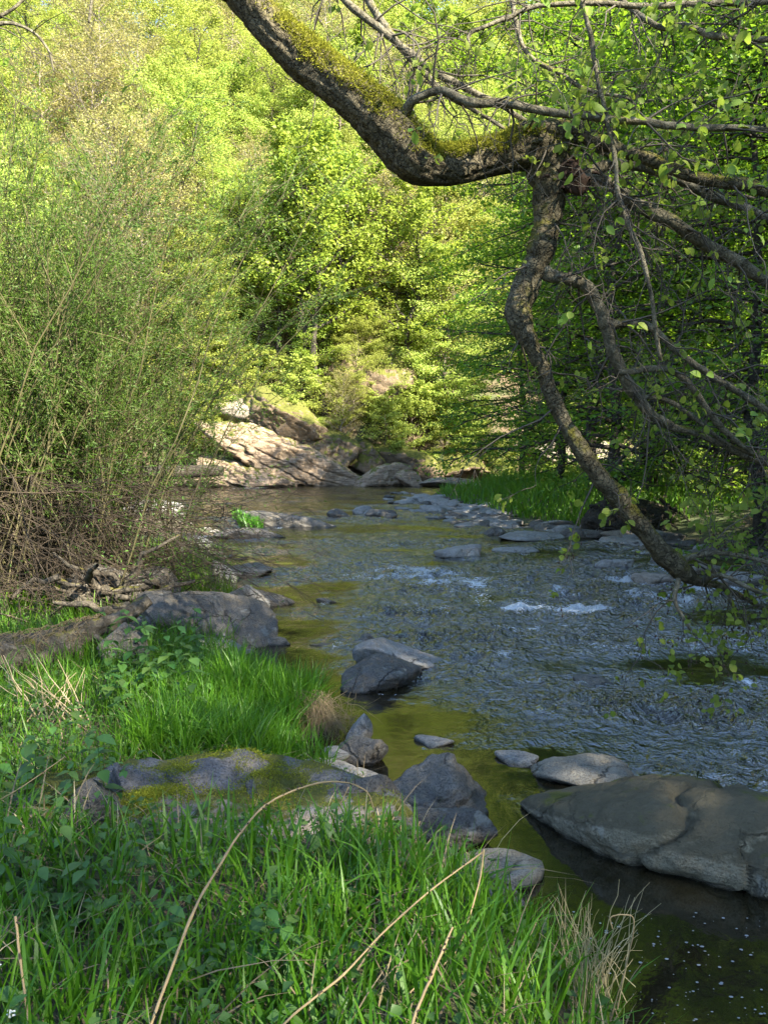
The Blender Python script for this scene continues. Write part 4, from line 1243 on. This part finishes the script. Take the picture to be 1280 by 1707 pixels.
limb([(1170, 970, 5.9, 14), (1200, 960, 5.7, 10), (1260, 985, 5.6, 8), (1310, 1000, 5.6, 5)], seed=27)
# bare dead boughs of the same tree at the top left
limb([(-160, 60, 4.6, 14), (-40, 50, 4.5, 12), (10, 38, 4.5, 8), (50, 50, 4.5, 6), (78, 80, 4.5, 5), (90, 118, 4.5, 3)], 'bark_limb', 10, seed=28, twig=.6)
limb([(170, -60, 4.6, 8), (155, -5, 4.6, 7), (148, 38, 4.6, 5)], 'bark_limb', 8, seed=29, twig=.3)
limb([(-120, 20, 4.6, 12), (-40, 40, 4.6, 10), (22, 15, 4.6, 7), (60, -20, 4.6, 5)], 'bark_limb', 10, seed=30, twig=.3)
# swelling and torn hollow at the elbow
v, f = rock_geo((.30, .26, .30), 404, sub=5, planes=12, p=7, rough=.13, cracks=3)
wchild('burl', MB().add(v + at(930, 290, 5.38), f), M['bark'], ald, ALD)
mb = MB()
ra = np.random.default_rng(8)
hc = at(958, 296, 5.27)
for k in range(46):
    p0 = hc + ra.normal(size=3) * [.05, .02, .05]
    dv = nrm(np.array([.3, -.5, -.1]) + ra.normal(size=3) * .7)
    tube(mb, np.array([p0, p0 + dv * .03, p0 + dv * .06 + [0, 0, -.015]]), [.012, .009, .002], 4, cap=False)
v, f = rock_geo((.17, .12, .2), 409, sub=4, planes=8, rough=.16, cracks=2)
mb.add(v + hc + [0, .04, 0], f)
wchild('rotten_hollow', mb, M['rot'], ald, ALD)

# moss pads: fronds packed over the upper side of the trunk
tv, td = T_v[len(pre):], T_d[len(pre):]
seg_px = np.array([640 + FPX * (np.mean(r[:, 0])) / 5.15 for r in tv])
mb = MB()
PP, AA, NN_, SS = [], [], [], []
for i in range(len(tv) - 1):
    x = seg_px[i]
    dens = 1.0 if 455 < x < 640 else (.25 if x < 690 and x > 640 else (1.0 if 690 <= x < 905 else .12))
    for j in range(tv.shape[1]):
        n_ = td[i, j]
        p_ = tv[i, j]
        up_ = n_[2] * .9 - n_[1] * .28 + .45 * float(fbm(p_[0] * 5, p_[1] * 5, p_[2] * 5, 2))
        if x > 690:
            up_ -= .18
        if up_ < .22:
            continue
        c = ra.poisson(15 * dens)
        if c == 0:
            continue
        q = p_ + ra.normal(size=(c, 3)) * .011
        PP.append(q)
        AA.append(n_ * .8 + ra.normal(size=(c, 3)) * .75 + [0, 0, -.35])
        NN_.append(ra.normal(size=(c, 3)))
        SS.append(ra.uniform(.008, .026, c))
PP, AA, NN_, SS = np.vstack(PP), np.vstack(AA), np.vstack(NN_), np.concatenate(SS)
leaves(mb, PP, AA, NN_, SS, SS * .28, .2)
tag(mb.build('moss', M['moss'], TRUNK, smooth=False), kind='stuff')

# twigs and leaves
TW = MB()
TIPS = []


def twig(p0, d, L, r, depth, droop=.12):
    m = 6 if depth else 4
    s = np.linspace(0, 1, m)
    step = L / (m - 1)
    pts = [p0]
    dd = d.copy()
    for i in range(m - 1):
        dd = dd + ra.normal(size=3) * .26 + np.array([0, 0, -droop * (1 if depth else .5)])
        dd /= np.linalg.norm(dd)
        pts.append(pts[-1] + dd * step)
    pts = np.array(pts)
    tube(TW, pts, r * (1 - .75 * s), 4 if r > .004 else 3, cap=False, t=ra.random())
    if depth:
        for k in range(ra.integers(2, 6)):
            i = ra.integers(1, m)
            sd_ = ra.normal(size=3)
            nd_ = nrm(nrm(pts[i] - pts[i - 1]) * .7 + nrm(sd_) * .85)
            twig(pts[i], nd_, L * ra.uniform(.3, .6), max(r * .5, .0016), depth - 1, droop)
    else:
        TIPS.append((pts[-1], dd))
        if ra.random() < .4:
            TIPS.append((pts[2], dd))


for p, r, w in LIMBS:
    ln = np.linalg.norm(np.diff(p, axis=0), axis=1).sum()
    for k in range(int(ln * 10.5 * w) + 1):
        i = ra.integers(2, len(p) - 1)
        t_ = nrm(p[i + 1] - p[i]) if i + 1 < len(p) else nrm(p[i] - p[i - 1])
        o_ = ra.normal(size=3)
        o_ -= t_ * np.dot(o_, t_)
        twig(p[i], nrm(t_ * .5 + nrm(o_) * .9), ra.uniform(.25, .85), min(r[i] * .35, .008), 2)
tag(wchild('twigs', TW, M['twig'], ald, ALD), kind='stuff')
LM = []
for k in range(5):
    v, f = round_leaf(np.zeros(3), np.array([1, 0, 0.]), np.array([0, 0, 1.]), .046 + .004 * k, .035 + .003 * (k % 3), .1 + .12 * k)
    LM.append(MB().add(v, None, f, .15 + .2 * k).mesh('leaf', M['alder']))
LEAFS = []
for tip, d in TIPS:
    q = tip - CP
    dep = q @ CF
    px, py = 640 + FPX * (q @ CR) / dep, 853.5 - FPX * (q @ CU) / dep
    if px < 560:
        pr = .04
    elif py < 300:
        pr = .05 + .22 * sstep(760, 1080, px)
    elif py < 820:
        pr = .05 + .09 * sstep(1000, 1250, px)
    else:
        pr = .36
    if ra.random() < pr:
        for k in range(ra.integers(2, 5)):
            LEAFS.append((tip + ra.normal(size=3) * .02, nrm(d + ra.normal(size=3) * .8), nrm(np.array([0, -.35, .8]) + ra.normal(size=3) * .5), -40 < px < 1320 and -40 < py < 1200, dep))
LEAFS.sort(key=lambda l: (not l[3], l[4]))
rest = MB()
for k, (p, a, n, vis, dep) in enumerate(LEAFS):
    s = ra.uniform(.6, 1.25)
    if k < 290:
        o = link('leaf', LM[ra.integers(5)], ald)
        y = nrm(np.cross(n, a))
        z = np.cross(a, y)
        m = Matrix.Identity(4)
        for i in range(3):
            m[i][0], m[i][1], m[i][2], m[i][3] = a[i] * s, y[i] * s, z[i] * s, p[i] - ALD[i]
        o.matrix_local = m
    else:
        v, f = round_leaf(p, a, n, .05 * s, .038 * s, .25)
        rest.add(v, None, f, ra.random())
if rest.n:
    tag(wchild('leaves', rest, M['alder'], ald, ALD), kind='stuff')
# cones and catkins on the dipping twigs
mb = MB()
for tip, d in TIPS:
    q = tip - CP
    py = 853.5 - FPX * (q @ CU) / (q @ CF)
    if py > 880 and ra.random() < .5:
        v, f = ico(1)
        mb.add(v * [.006, .006, .011] + tip + [0, 0, -.01], f)
if mb.n:
    tag(wchild('cones', mb, M['rot'], ald, ALD), kind='stuff')

# ------------------------------------------------------------------ willow bush on the left bank
WB = np.array([-4.6, 11.6, float(ground_z(-4.6, 11.6))])
wil = empty('willow_bush', WB)
tag(wil, 'tall many stemmed willow bush with drooping dead lower twigs on the left bank', 'bush')
st, dead, P, A = MB(), MB(), [], []
rw = np.random.default_rng(77)
for k in range(420):
    b = WB + [rw.normal() * .8 - .2, rw.normal() * .7, .0]
    b[2] = float(ground_z(b[0], b[1]))
    h = rw.uniform(2.6, 6.6)
    ang = rw.uniform(0, 2 * math.pi)
    lean = rw.uniform(.05, .46) * (1.0 if math.cos(ang) > .2 else 1.1)
    e = np.array([math.cos(ang) * lean, math.sin(ang) * lean * .8, 1.0])
    s = np.linspace(0, 1, 9)
    path = b + (e * h)[None] * s[:, None]
    path[:, 0] += (math.cos(ang) * lean * .45 + rw.normal() * .06 + .01) * h * s ** 2.2
    path[:, 2] -= lean * h * .32 * s ** 2.5
    path[1:] += np.cumsum(rw.normal(size=(8, 3)) * .06, 0)
    tube(st, path, .013 * (h / 5) * (1 - .85 * s), 4, cap=False, t=rw.random())
    for j in range(int(h * 3.6)):
        u = rw.uniform(.2, 1.0) ** .8
        i = min(int(u * 8), 7)
        q = path[i] + (path[i + 1] - path[i]) * (u * 8 - i)
        d = nrm(nrm(path[i + 1] - path[i]) * .8 + rw.normal(size=3) * .45)
        L = rw.uniform(.25, 1.15)
        e2 = q + d * L + [0, 0, -.08 * L]
        tube(st, np.array([q, (q + e2) / 2 + [0, 0, .03], e2]), [.004, .003, .0015], 3, cap=False, t=rw.random())
        c = rw.integers(22, 46)
        uu = rw.uniform(.05, 1.05, c)[:, None]
        P.append(q + (e2 - q) * uu + rw.normal(size=(c, 3)) * .02)
        A.append(d * .9 + rw.normal(size=(c, 3)) * .55 + [0, 0, -.1])
P, A = np.vstack(P), np.vstack(A)
mb = MB()
z_ = rw.uniform(.03, .07, len(P))
leaves(mb, P, A, rw.normal(size=(len(P), 3)) + [0, 0, .6], z_, z_ * .25, .2)
for o_, m_, n_ in ((st, 'stem', 'stems'), (mb, 'willow', 'foliage')):
    tag(wchild(n_, o_, M[m_], wil, WB, smooth=(n_ == 'stems')), kind='stuff')
for k in range(560):
    b = WB + [rw.normal() * .9 - .1, rw.normal() * .8 - .5, 0]
    b[2] = float(ground_z(b[0], b[1])) + rw.uniform(.1, 1.5)
    ang = rw.normal() * .9 - .25
    if rw.random() < .35:
        ang = rw.uniform(0, 6.28)
    L = rw.uniform(.8, 3.5)
    s = np.linspace(0, 1, 9)
    rise = rw.uniform(.1, .55)
    path = b + np.stack([math.cos(ang) * L * s, math.sin(ang) * L * s * .8, L * (rise * s - (rise + rw.uniform(.0, .35)) * s ** 2.2)], -1)
    path[1:] += np.cumsum(rw.normal(size=(8, 3)) * .045, 0)
    path[:, 2] = np.maximum(path[:, 2], .12)
    tube(dead, path, .0075 * (1 - .8 * s), 3, cap=False, t=rw.random())
    for j in range(6):
        i = rw.integers(2, 8)
        d = nrm(nrm(path[i] - path[i - 1]) + rw.normal(size=3) * .7)
        l2 = rw.uniform(.15, .6)
        tube(dead, np.array([path[i], path[i] + d * l2 * .5, path[i] + d * l2 + [0, 0, -.06]]), [.0035, .0028, .0012], 3, cap=False, t=rw.random())
wl = MB()
for k in range(90):
    b = WB + [rw.uniform(.2, 1.4), rw.normal() * .7 - .4, rw.uniform(.5, 2.3)]
    ang = rw.normal() * .45 - .3
    L = rw.uniform(1.0, 2.7)
    s = np.linspace(0, 1, 9)
    path = b + np.stack([math.cos(ang) * L * s, math.sin(ang) * L * s, L * (.25 * s - rw.uniform(.3, .6) * s ** 2)], -1)
    path[1:] += np.cumsum(rw.normal(size=(8, 3)) * .03, 0)
    path[:, 2] = np.maximum(path[:, 2], .15)
    tube(dead, path, .005 * (1 - .8 * s), 3, cap=False, t=rw.random())
    c = 26
    i = rw.integers(2, 9, c)
    q = path[i] + rw.normal(size=(c, 3)) * .05
    zz = rw.uniform(.03, .065, c)
    leaves(wl, q, rw.normal(size=(c, 3)) + [.4, 0, 0], rw.normal(size=(c, 3)) * .7 + [0, 0, .7], zz, zz * .28, .2)
tag(wchild('drooping_leaves', wl, M['willow'], wil, WB, smooth=False), kind='stuff')
tag(wchild('dead_twigs', dead, M['dead'], wil, WB), kind='stuff')

# ------------------------------------------------------------------ driftwood, roots, fallen trunk
LG = at(100, 1075, 8.0)
lg = empty('driftwood_log', LG)
tag(lg, 'broken grey driftwood log wrapped in dry grass on the left bank', 'log')
p, r = limb_path([(-120, 1112, 7.4, 96), (-30, 1104, 7.6, 94), (50, 1092, 7.8, 84), (110, 1070, 8.0, 66), (150, 1050, 8.1, 44), (180, 1040, 8.3, 36), (215, 1022, 8.4, 32), (248, 998, 8.5, 26)], 10)
mb = MB()
rough_tube(mb, p, r, 36, .22, .12, 5)
wchild('log', mb, M['log'], lg, LG)
for pts in ([(120, 1062, 8, 30), (132, 1090, 7.95, 20), (120, 1115, 7.9, 10)], [(145, 1052, 8.1, 16), (172, 1070, 8.0, 9), (178, 1090, 7.9, 4)]):
    p2, r2 = limb_path(pts)
    mb = MB()
    rough_tube(mb, p2, r2, 10, .15, .1, 2)
    wchild('branch_stub', mb, M['log'], lg, LG)
mb = MB()
rd = np.random.default_rng(15)
for k in range(300):
    i = rd.integers(8, 46)
    a0 = rd.uniform(0, 6.28)
    sl = rd.normal() * .35
    pts = []
    for q in range(7):
        j = int(np.clip(i + q * (1 if k % 2 else -1), 0, len(p) - 1))
        aa = a0 + q * sl
        pts.append(p[j] + np.array([0, -math.cos(aa), math.sin(aa)]) * (r[j] * 1.05 + rd.uniform(.0, .03)) + rd.normal(size=3) * .012)
    tube(mb, np.array(pts), [.003] * 6 + [.001], 3, cap=False, t=rd.random() * .7)
tag(wchild('dry_grass_wrap', mb, M['litter'], lg, LG), kind='stuff')


def strands(name, label, cat, n, base_fn, tip_fn, rad, mat='straw', sag=.1, kind=None):
    m = MB()
    b0 = None
    for k in range(n):
        a, b = np.array(base_fn(), float), np.array(tip_fn(), float)
        if b0 is None:
            b0 = a.copy()
        s = np.linspace(0, 1, 7)
        L = np.linalg.norm(b - a)
        pts = a + (b - a) * s[:, None] + np.array([0, 0, sag * L])[None] * np.sin(s * math.pi)[:, None]
        pts[1:] += np.cumsum(rd.normal(size=(6, 3)) * L * .02, 0)
        tube(m, pts - b0, rad * rd.uniform(.6, 1.3) * (1 - .7 * s), 4, cap=False, t=rd.random())
    o = m.build(name, M[mat])
    o.location = [float(c) for c in b0]
    tag(o, label, cat, None, kind)
    return o


strands('dry_stalks', 'bundle of bleached broken stalks leaning at the driftwood log', 'dead plant', 26, lambda: at(rd.uniform(40, 150), rd.uniform(1195, 1230), 6.3), lambda: at(rd.uniform(-10, 140), rd.uniform(1085, 1150), 6.6), .006, sag=.02)
strands('dry_grass_tuft', 'dry grass tuft hanging over the tip of the grassy bank', 'grass tuft', 460, lambda: at(rd.normal(528, 30), rd.uniform(1150, 1235), 6.95 + rd.normal() * .12), lambda: at(rd.normal(545, 34), rd.uniform(1195, 1282), 6.7 + rd.normal() * .12), .0022, 'litter', .14)
strands('dry_grass_tuft', 'pale dead grass tuft standing at the right end of the front bank', 'grass tuft', 70, lambda: at(rd.normal(985, 28), rd.uniform(1640, 1700), 3.15), lambda: at(rd.normal(985, 45), rd.uniform(1480, 1620), 3.2), .0022, 'straw', .12)

mb = MB()
RT = at(190, 985, 10.0)
for k in range(26):
    a = RT + rd.normal(size=3) * [.45, .2, .12]
    d = nrm(rd.normal(size=3) * [1.3, .5, .45])
    L = rd.uniform(.4, 1.0)
    s = np.linspace(0, 1, 6)
    pts = a + d * (L * s)[:, None]
    pts[1:] += np.cumsum(rd.normal(size=(5, 3)) * .05, 0)
    tube(mb, pts - RT, rd.uniform(.02, .07) * (1 - .7 * s), 7, .25, k, cap=False)
o = mb.build('root_stump', M['log'])
o.location = [float(c) for c in RT]
tag(o, 'tangled dark root stump behind the driftwood log', 'stump')
rock_px('dark slate rock behind the root stump', 130, 240, 940, 1008, 'rock_dark', 91, .35, .7, .4, sub=5, planes=9, layers=3)
rock_px('grey slate rock between the root stump and rounded boulder', 200, 290, 952, 1005, 'rock_grey', 92, .3, .7, .4, sub=5, planes=9, layers=3)

p, r = limb_path([(120, 790, 31, 22), (200, 787, 31, 26), (280, 787, 31.5, 27), (350, 785, 32, 24), (372, 784, 32, 20)], 6)
mb = MB()
rough_tube(mb, p - p[8], r, 18, .15, .1, 4)
o = mb.build('fallen_trunk', M['bark_dark'])
o.location = [float(c) for c in p[8]]
tag(o, 'dark fallen trunk lying across the stones behind the willow twigs', 'log')

RM = at(1040, 862, 21.5)
rm = empty('root_plate', RM)
tag(rm, 'dark upturned root mass on the right bank behind the leaning limb', 'stump')
v, f = rock_geo((2.2, 1.3, 1.1), 505, sub=5, planes=10, rough=.14, cracks=4)
MB().add(v, f).build('soil_clump', M['bark_dark'], rm)
for k in range(16):
    a = np.array([rd.uniform(-1, 1), -.5, rd.uniform(-.2, .5)])
    d = nrm(np.array([rd.normal() * .8, -.3, -rd.uniform(.1, .8)]))
    s = np.linspace(0, 1, 6)
    pts = a + d * (rd.uniform(.4, 1.1) * s)[:, None]
    pts[1:] += np.cumsum(rd.normal(size=(5, 3)) * .05, 0)
    mb = MB()
    tube(mb, pts, rd.uniform(.025, .06) * (1 - .7 * s), 6, cap=False)
    mb.build('root', M['bark_dark'], rm)

# ------------------------------------------------------------------ grass and herbs
rgz = np.random.default_rng(99)


def on_rock(x, y):
    return ((x - MR_C[0]) / .72) ** 2 + ((y - MR_C[1] + .02) / .36) ** 2 < 1


MR_C = np.array(MR.location)


def grass_patch(label, n, xr, yr, hr, wr, dens_fn=None, mat='grass', zoff=0.0, lim=.04):
    x, y = rgz.uniform(*xr, n), rgz.uniform(*yr, n)
    sd = shore_dist(x, y)
    keep = (sd > lim) & (fbm(x, y, 4, 3, 1.1) + rgz.random(n) * .9 > .22)
    if dens_fn is not None:
        keep &= dens_fn(x, y)
    x, y = x[keep], y[keep]
    z = ground_z(x, y) + zoff
    n = len(x)
    cl = .5 + .5 * np.clip(fbm(x, y, 8, 3, 1.4) * 1.6, -1, 1)
    h = rgz.uniform(*hr, n) * (.55 + .75 * cl)
    az = rgz.uniform(0, 6.28, n) + 2 * fbm(x, y, 6, 2, 2)
    m = MB()
    blades(m, np.stack([x, y, z - .01], -1), h, az, rgz.uniform(.02, .4, n), rgz.uniform(.0, .75, n) ** 1.4, rgz.uniform(*wr, n), np.clip(rgz.normal(.42, .27, n) + .3 * (cl - .5), 0, 1))
    o = m.build('grass', M[mat], smooth=False)
    return tag(o, label, 'grass', kind='stuff')


grass_patch('long green grass on the near bank in front of the moss outcrop', 15500, (-3.0, 1.35), (1.35, 4.75), (.12, .38), (.006, .016), lambda x, y: ~on_rock(x, y) & ~((x > -1.75) & (y > 3.6) & (y < 5.3)), lim=.10)
grass_patch('lush grass on the bank between the moss outcrop and the rounded boulder', 15000, (-4.5, -.35), (5.0, 9.6), (.18, .40), (.006, .013), lambda x, y: (y > 5.2) | (x < -1.6), lim=.10)
grass_patch('tall dense grass tuft at the tip of the left bank', 6000, (-1.75, -.35), (5.5, 7.3), (.28, .52), (.007, .014), lim=.08)
grass_patch('grass below the willow on the left bank', 6000, (-5.5, -1.6), (9.4, 17), (.2, .5), (.012, .022), lim=.25)
grass_patch('deep green grass on the spit of the right bank', 9000, (1.5, 9.5), (21.5, 38), (.35, .8), (.03, .055), lambda x, y: (shore_dist(x, y) > .7), mat='grass_far', lim=.6)
grass_patch('green tuft on the broad dark slab', 500, (-3.95, -3.3), (22.2, 23.5), (.2, .5), (.02, .04), zoff=.6, lim=-9)
grass_patch('bleached grass blades among the green on the near bank', 260, (-2.6, 1.2), (1.6, 4.3), (.15, .45), (.004, .009), mat='straw', lim=.1)

x, y = rgz.uniform(-3, 1.3, 3400), rgz.uniform(1.4, 9, 3400)
k_ = (shore_dist(x, y) > .1) & ~on_rock(x, y) & (fbm(x, y, 9, 3, 1.3) > -.15)
x, y = x[k_], y[k_]
mb = MB()
blades(mb, np.stack([x, y, ground_z(x, y) + .01], -1), rgz.uniform(.08, .28, len(x)), rgz.uniform(0, 6.28, len(x)), rgz.uniform(.5, 1.6, len(x)), rgz.uniform(.3, 1.0, len(x)), rgz.uniform(.003, .009, len(x)), rgz.random(len(x)))
tag(mb.build('dead_grass', M['litter'], smooth=False), 'matted dead grass under the green blades of the left bank', 'grass', kind='stuff')

# moss cushions on the outcrop
mb = MB()
for v, f, mt in MR_PTS:
    w = v + MR_C
    a_, b_, c_ = v[f[:, 0]], v[f[:, 1]], v[f[:, 2]]
    nn = nrm(np.cross(b_ - a_, c_ - a_))
    ce = (a_ + b_ + c_) / 3
    m_ = fbm(ce[:, 0] + MR_C[0], ce[:, 1] + MR_C[1], ce[:, 2], 3, 3.5) + .55 * (nn[:, 2] - .55) + (.22 if mt == 'rock_moss' else -.12)
    for i in np.nonzero((m_ > .1) & (nn[:, 2] > .0))[0]:
        c = rgz.poisson(13 * min(1, (m_[i] - .1) * 5))
        if c:
            q = ce[i] + rgz.normal(size=(c, 3)) * .012
            sz_ = rgz.uniform(.006, .014, c)
            leaves(mb, q, nn[i] * .9 + rgz.normal(size=(c, 3)) * .6, rgz.normal(size=(c, 3)), sz_, sz_ * .4, .2)
tag(mb.build('moss', M['moss'], MR, smooth=False), kind='stuff')

# low ground cover between the blades
mb = MB()
n = 30000
x, y = rgz.uniform(-4.5, 1.2, n), rgz.uniform(1.3, 9.5, n)
k_ = (shore_dist(x, y) > .12) & ~on_rock(x, y) & (fbm(x, y, 2, 3, 1.5) + rgz.random(n) * .8 > .3)
x, y = x[k_], y[k_]
z = ground_z(x, y) + rgz.uniform(.01, .17, len(x))
s_ = rgz.uniform(.018, .055, len(x))
leaves(mb, np.stack([x, y, z], -1), rgz.normal(size=(len(x), 3)) * [1, 1, .35], rgz.normal(size=(len(x), 3)) * .45 + [0, 0, 1], s_, s_ * .75, .25)
tag(mb.build('ground_cover', M['nettle'], smooth=False), 'small leaved ground cover between the grass of the left bank', 'ground cover', kind='stuff')

# low green growth on the far slope and under the right trees
mb = MB()
n = 90000
x, y = rgz.uniform(-40, 34, n), rgz.uniform(19, 82, n)
k_ = (shore_dist(x, y) > np.where(y > 43, .9, 3.0)) & (fbm(x, y, 2, 3, .35) + rgz.random(n) * .8 > .1) & ((y > 43) | (x > 3))
px_ = 640 + FPX * x / y
k_ &= ~((px_ > 365) & (px_ < 590) & (y < 53.5))
x, y = x[k_], y[k_]
hh_ = np.clip(fbm(x, y, 5, 3, .5) + .5, .1, 1.2)
z = ground_z(x, y) + rgz.random(len(x)) * 1.5 * hh_
s_ = rgz.uniform(.10, .24, len(x))
leaves(mb, np.stack([x, y, z], -1), rgz.normal(size=(len(x), 3)) * [1, 1, .4], rgz.normal(size=(len(x), 3)) * .5 + [0, -.2, 1], s_, s_ * .7, .25)
tag(mb.build('undergrowth', M['maple'], smooth=False), 'green undergrowth covering the wooded slopes', 'undergrowth', kind='stuff')

# leafy herbs, each its own thing with leaf parts
HERB = []
HL = []
for k in range(4):
    v, f = [], []
    L_, Wd = .085 + .012 * k, .055 + .006 * k
    vv = []
    for a, w in [(0, .05), (.18, .38), (.42, .5), (.72, .3), (1.0, .01)]:
        c = np.array([L_ * a, 0, -.22 * L_ * a * a])
        vv += [c + [0, -Wd * w, .25 * Wd * w], c, c + [0, Wd * w, .25 * Wd * w]]
    ff = []
    for i in range(4):
        b = i * 3
        ff += [(b, b + 1, b + 4, b + 3), (b + 1, b + 2, b + 5, b + 4)]
    HL.append(MB().add(vv, None, ff, .2 + .2 * k).mesh('leaf', M['nettle']))
for k in range(4):
    h = .22 + .07 * k
    s = np.linspace(0, 1, 6)
    pts = np.stack([.05 * h * np.sin(s * 3 + k), .06 * h * s ** 2, h * s], -1)
    m = MB()
    tube(m, pts, .0035 * (1 - .6 * s), 5)
    lv = []
    for j in range(4 + k % 2):
        u = .3 + .7 * j / 4.2
        c = np.array([np.interp(u, s, pts[:, i]) for i in range(3)])
        for q in (0, 1):
            lv.append((c, j * math.pi / 2 + q * math.pi + rgz.normal() * .25, rgz.uniform(-.35, .15), 1.25 - .5 * u, rgz.integers(4)))
    lv.append((pts[-1], rgz.uniform(0, 6), .5, .6, 0))
    HERB.append((m.mesh('stem', M['nettle']), lv))


def herb(x, y, s, label, group, cat='plant', name='leafy_herb', z=None):
    r = empty(name, (x, y, float(ground_z(x, y)) - .01 if z is None else z), rgz.uniform(0, 6.28), s)
    r.rotation_euler[0] = rgz.normal() * .15
    tag(r, label, cat, group)
    st_, lv = HERB[rgz.integers(len(HERB))]
    link('stem', st_, r)
    for c, az, tilt, ls, li in lv:
        o = link('leaf', HL[li], r)
        o.location = [float(q) for q in c]
        o.rotation_euler = (0, -tilt, az)
        o.scale = (ls, ls, ls)
    return r


n = 0
while n < 70:
    px, py = rgz.uniform(-20, 270), rgz.uniform(1215, 1345)
    c = on_z(px, py, .52)
    if rgz.random() < .5:
        px, py = rgz.uniform(120, 360), rgz.uniform(1075, 1190)
        c = on_z(px, py, .32)
        herb(c[0], c[1], rgz.uniform(.9, 1.5), 'dark green leafy herb among the grass below the driftwood log', 'herbs below the driftwood log')
    else:
        herb(c[0], c[1], rgz.uniform(.8, 1.3), 'bright green leafy herb in the patch left of the moss outcrop', 'herbs left of the moss outcrop')
    n += 1
for k in range(26):
    c = on_z(rgz.uniform(0, 620), rgz.uniform(1420, 1690), .55)
    herb(c[0], c[1], rgz.uniform(.5, .9), 'small leafy herb growing in the front grass', 'herbs in the front grass')

for (px, py, d, lab) in ((4, 1612, 2.35, 'upper white flowered herb at the left edge of the front grass'), (14, 1690, 2.25, 'lower white flowered herb at the left edge of the front grass')):
    t_ = at(px, py, d)
    r = herb(t_[0], t_[1], 1.0, lab, None, 'flower', 'white_flower')
    h = t_[2] - r.location[2]
    for k in range(9):
        m = MB()
        c = np.array([rgz.normal() * .008, rgz.normal() * .008, h + rgz.uniform(-.008, .012)])
        for q in range(4):
            a = q * math.pi / 2 + rgz.random()
            v, f = round_leaf(c, np.array([math.cos(a), math.sin(a), .35]), np.array([0, 0, 1.0]), .0055, .005, .1)
            m.add(v, None, f, rgz.random())
        o = m.build('petals', M['white'], r)
    m = MB()
    tube(m, np.array([[0, 0, 0], [.004, 0, h * .5], [0, 0, h]]), [.003, .0025, .002], 5)
    m.build('flower_stem', M['nettle'], r)


def stalk(label, pts, mat='stalk', extra=0):
    p, r = limb_path(pts, 8)
    p[1:] += np.cumsum(rgz.normal(size=(len(p) - 1, 3)) * .0004, 0)
    r = r * .72 * (1 + .3 * (np.arange(len(p)) % 11 == 5))
    m = MB()
    tube(m, p - p[0], r, 7, .3, rgz.random() * 9, t=.4)
    o = m.build('dry_stalk', M[mat])
    o.location = [float(c) for c in p[0]]
    tag(o, label, 'dry stalk')
    for k in range(extra * 2):
        i = rgz.integers(len(p) // 3, len(p) - 1)
        d = nrm(rgz.normal(size=3))
        m = MB()
        q = p[i] - p[0]
        tube(m, np.array([q, q + d * .012 + [0, 0, .004], q + d * .022]), [r[i] * .8, r[i] * .6, .0006], 4)
        m.build('node', M['dead'], o)
    return o


stalk('long arching dry stalk bending over the moss outcrop', [(225, 1780, 2.2, 9), (255, 1700, 2.3, 9), (318, 1530, 2.5, 8), (362, 1450, 2.65, 7), (402, 1388, 2.8, 6), (450, 1338, 2.9, 5.5), (520, 1309, 3.0, 5), (575, 1306, 3.05, 4.5), (610, 1322, 3.08, 4), (622, 1352, 3.1, 3)], extra=12)
stalk('long dry stalk slanting up to the smooth pale flat stone', [(400, 1790, 2.1, 8), (480, 1700, 2.25, 7), (570, 1625, 2.4, 6), (640, 1552, 2.6, 5), (720, 1482, 2.8, 5), (804, 1420, 3.0, 4)], extra=5)
stalk('bent dry stalk hanging down from the long slanting stalk', [(806, 1416, 3.0, 5), (800, 1460, 2.95, 4), (782, 1530, 2.85, 4), (758, 1590, 2.75, 4), (700, 1640, 2.6, 4), (655, 1690, 2.5, 4)], extra=4)
stalk('thick pale straw leaning in the front grass centre', [(680, 1760, 2.25, 10), (690, 1700, 2.3, 9), (722, 1625, 2.4, 8), (756, 1546, 2.5, 6)], extra=4)
stalk('brown dry stalk upright at the left edge of the front grass', [(62, 1760, 2.2, 8), (46, 1690, 2.25, 7), (34, 1600, 2.3, 7), (26, 1528, 2.35, 8)], extra=3)
stalk('thin dry stalk upright before the sloping slate rock', [(536, 1430, 3.6, 3), (550, 1385, 3.6, 3), (568, 1340, 3.6, 3), (582, 1312, 3.6, 2)], extra=4)
stalk('thin dry stalk before the small dark wedge stone', [(662, 1480, 3.4, 3), (680, 1430, 3.4, 3), (700, 1370, 3.45, 2)], extra=2)
stalk('short straw at the left of the front grass leaning over the leafy herbs', [(-20, 1345, 3.5, 3), (40, 1310, 3.5, 3), (108, 1262, 3.6, 2)], extra=1)
stalk('curled dry stalk tip at the edge of the dark pool', [(1020, 1690, 3.0, 4), (1045, 1600, 3.0, 3), (1056, 1535, 3.0, 3), (1040, 1524, 3.0, 2.5), (1018, 1530, 3.0, 2), (1020, 1550, 3.0, 1.5)], extra=1)
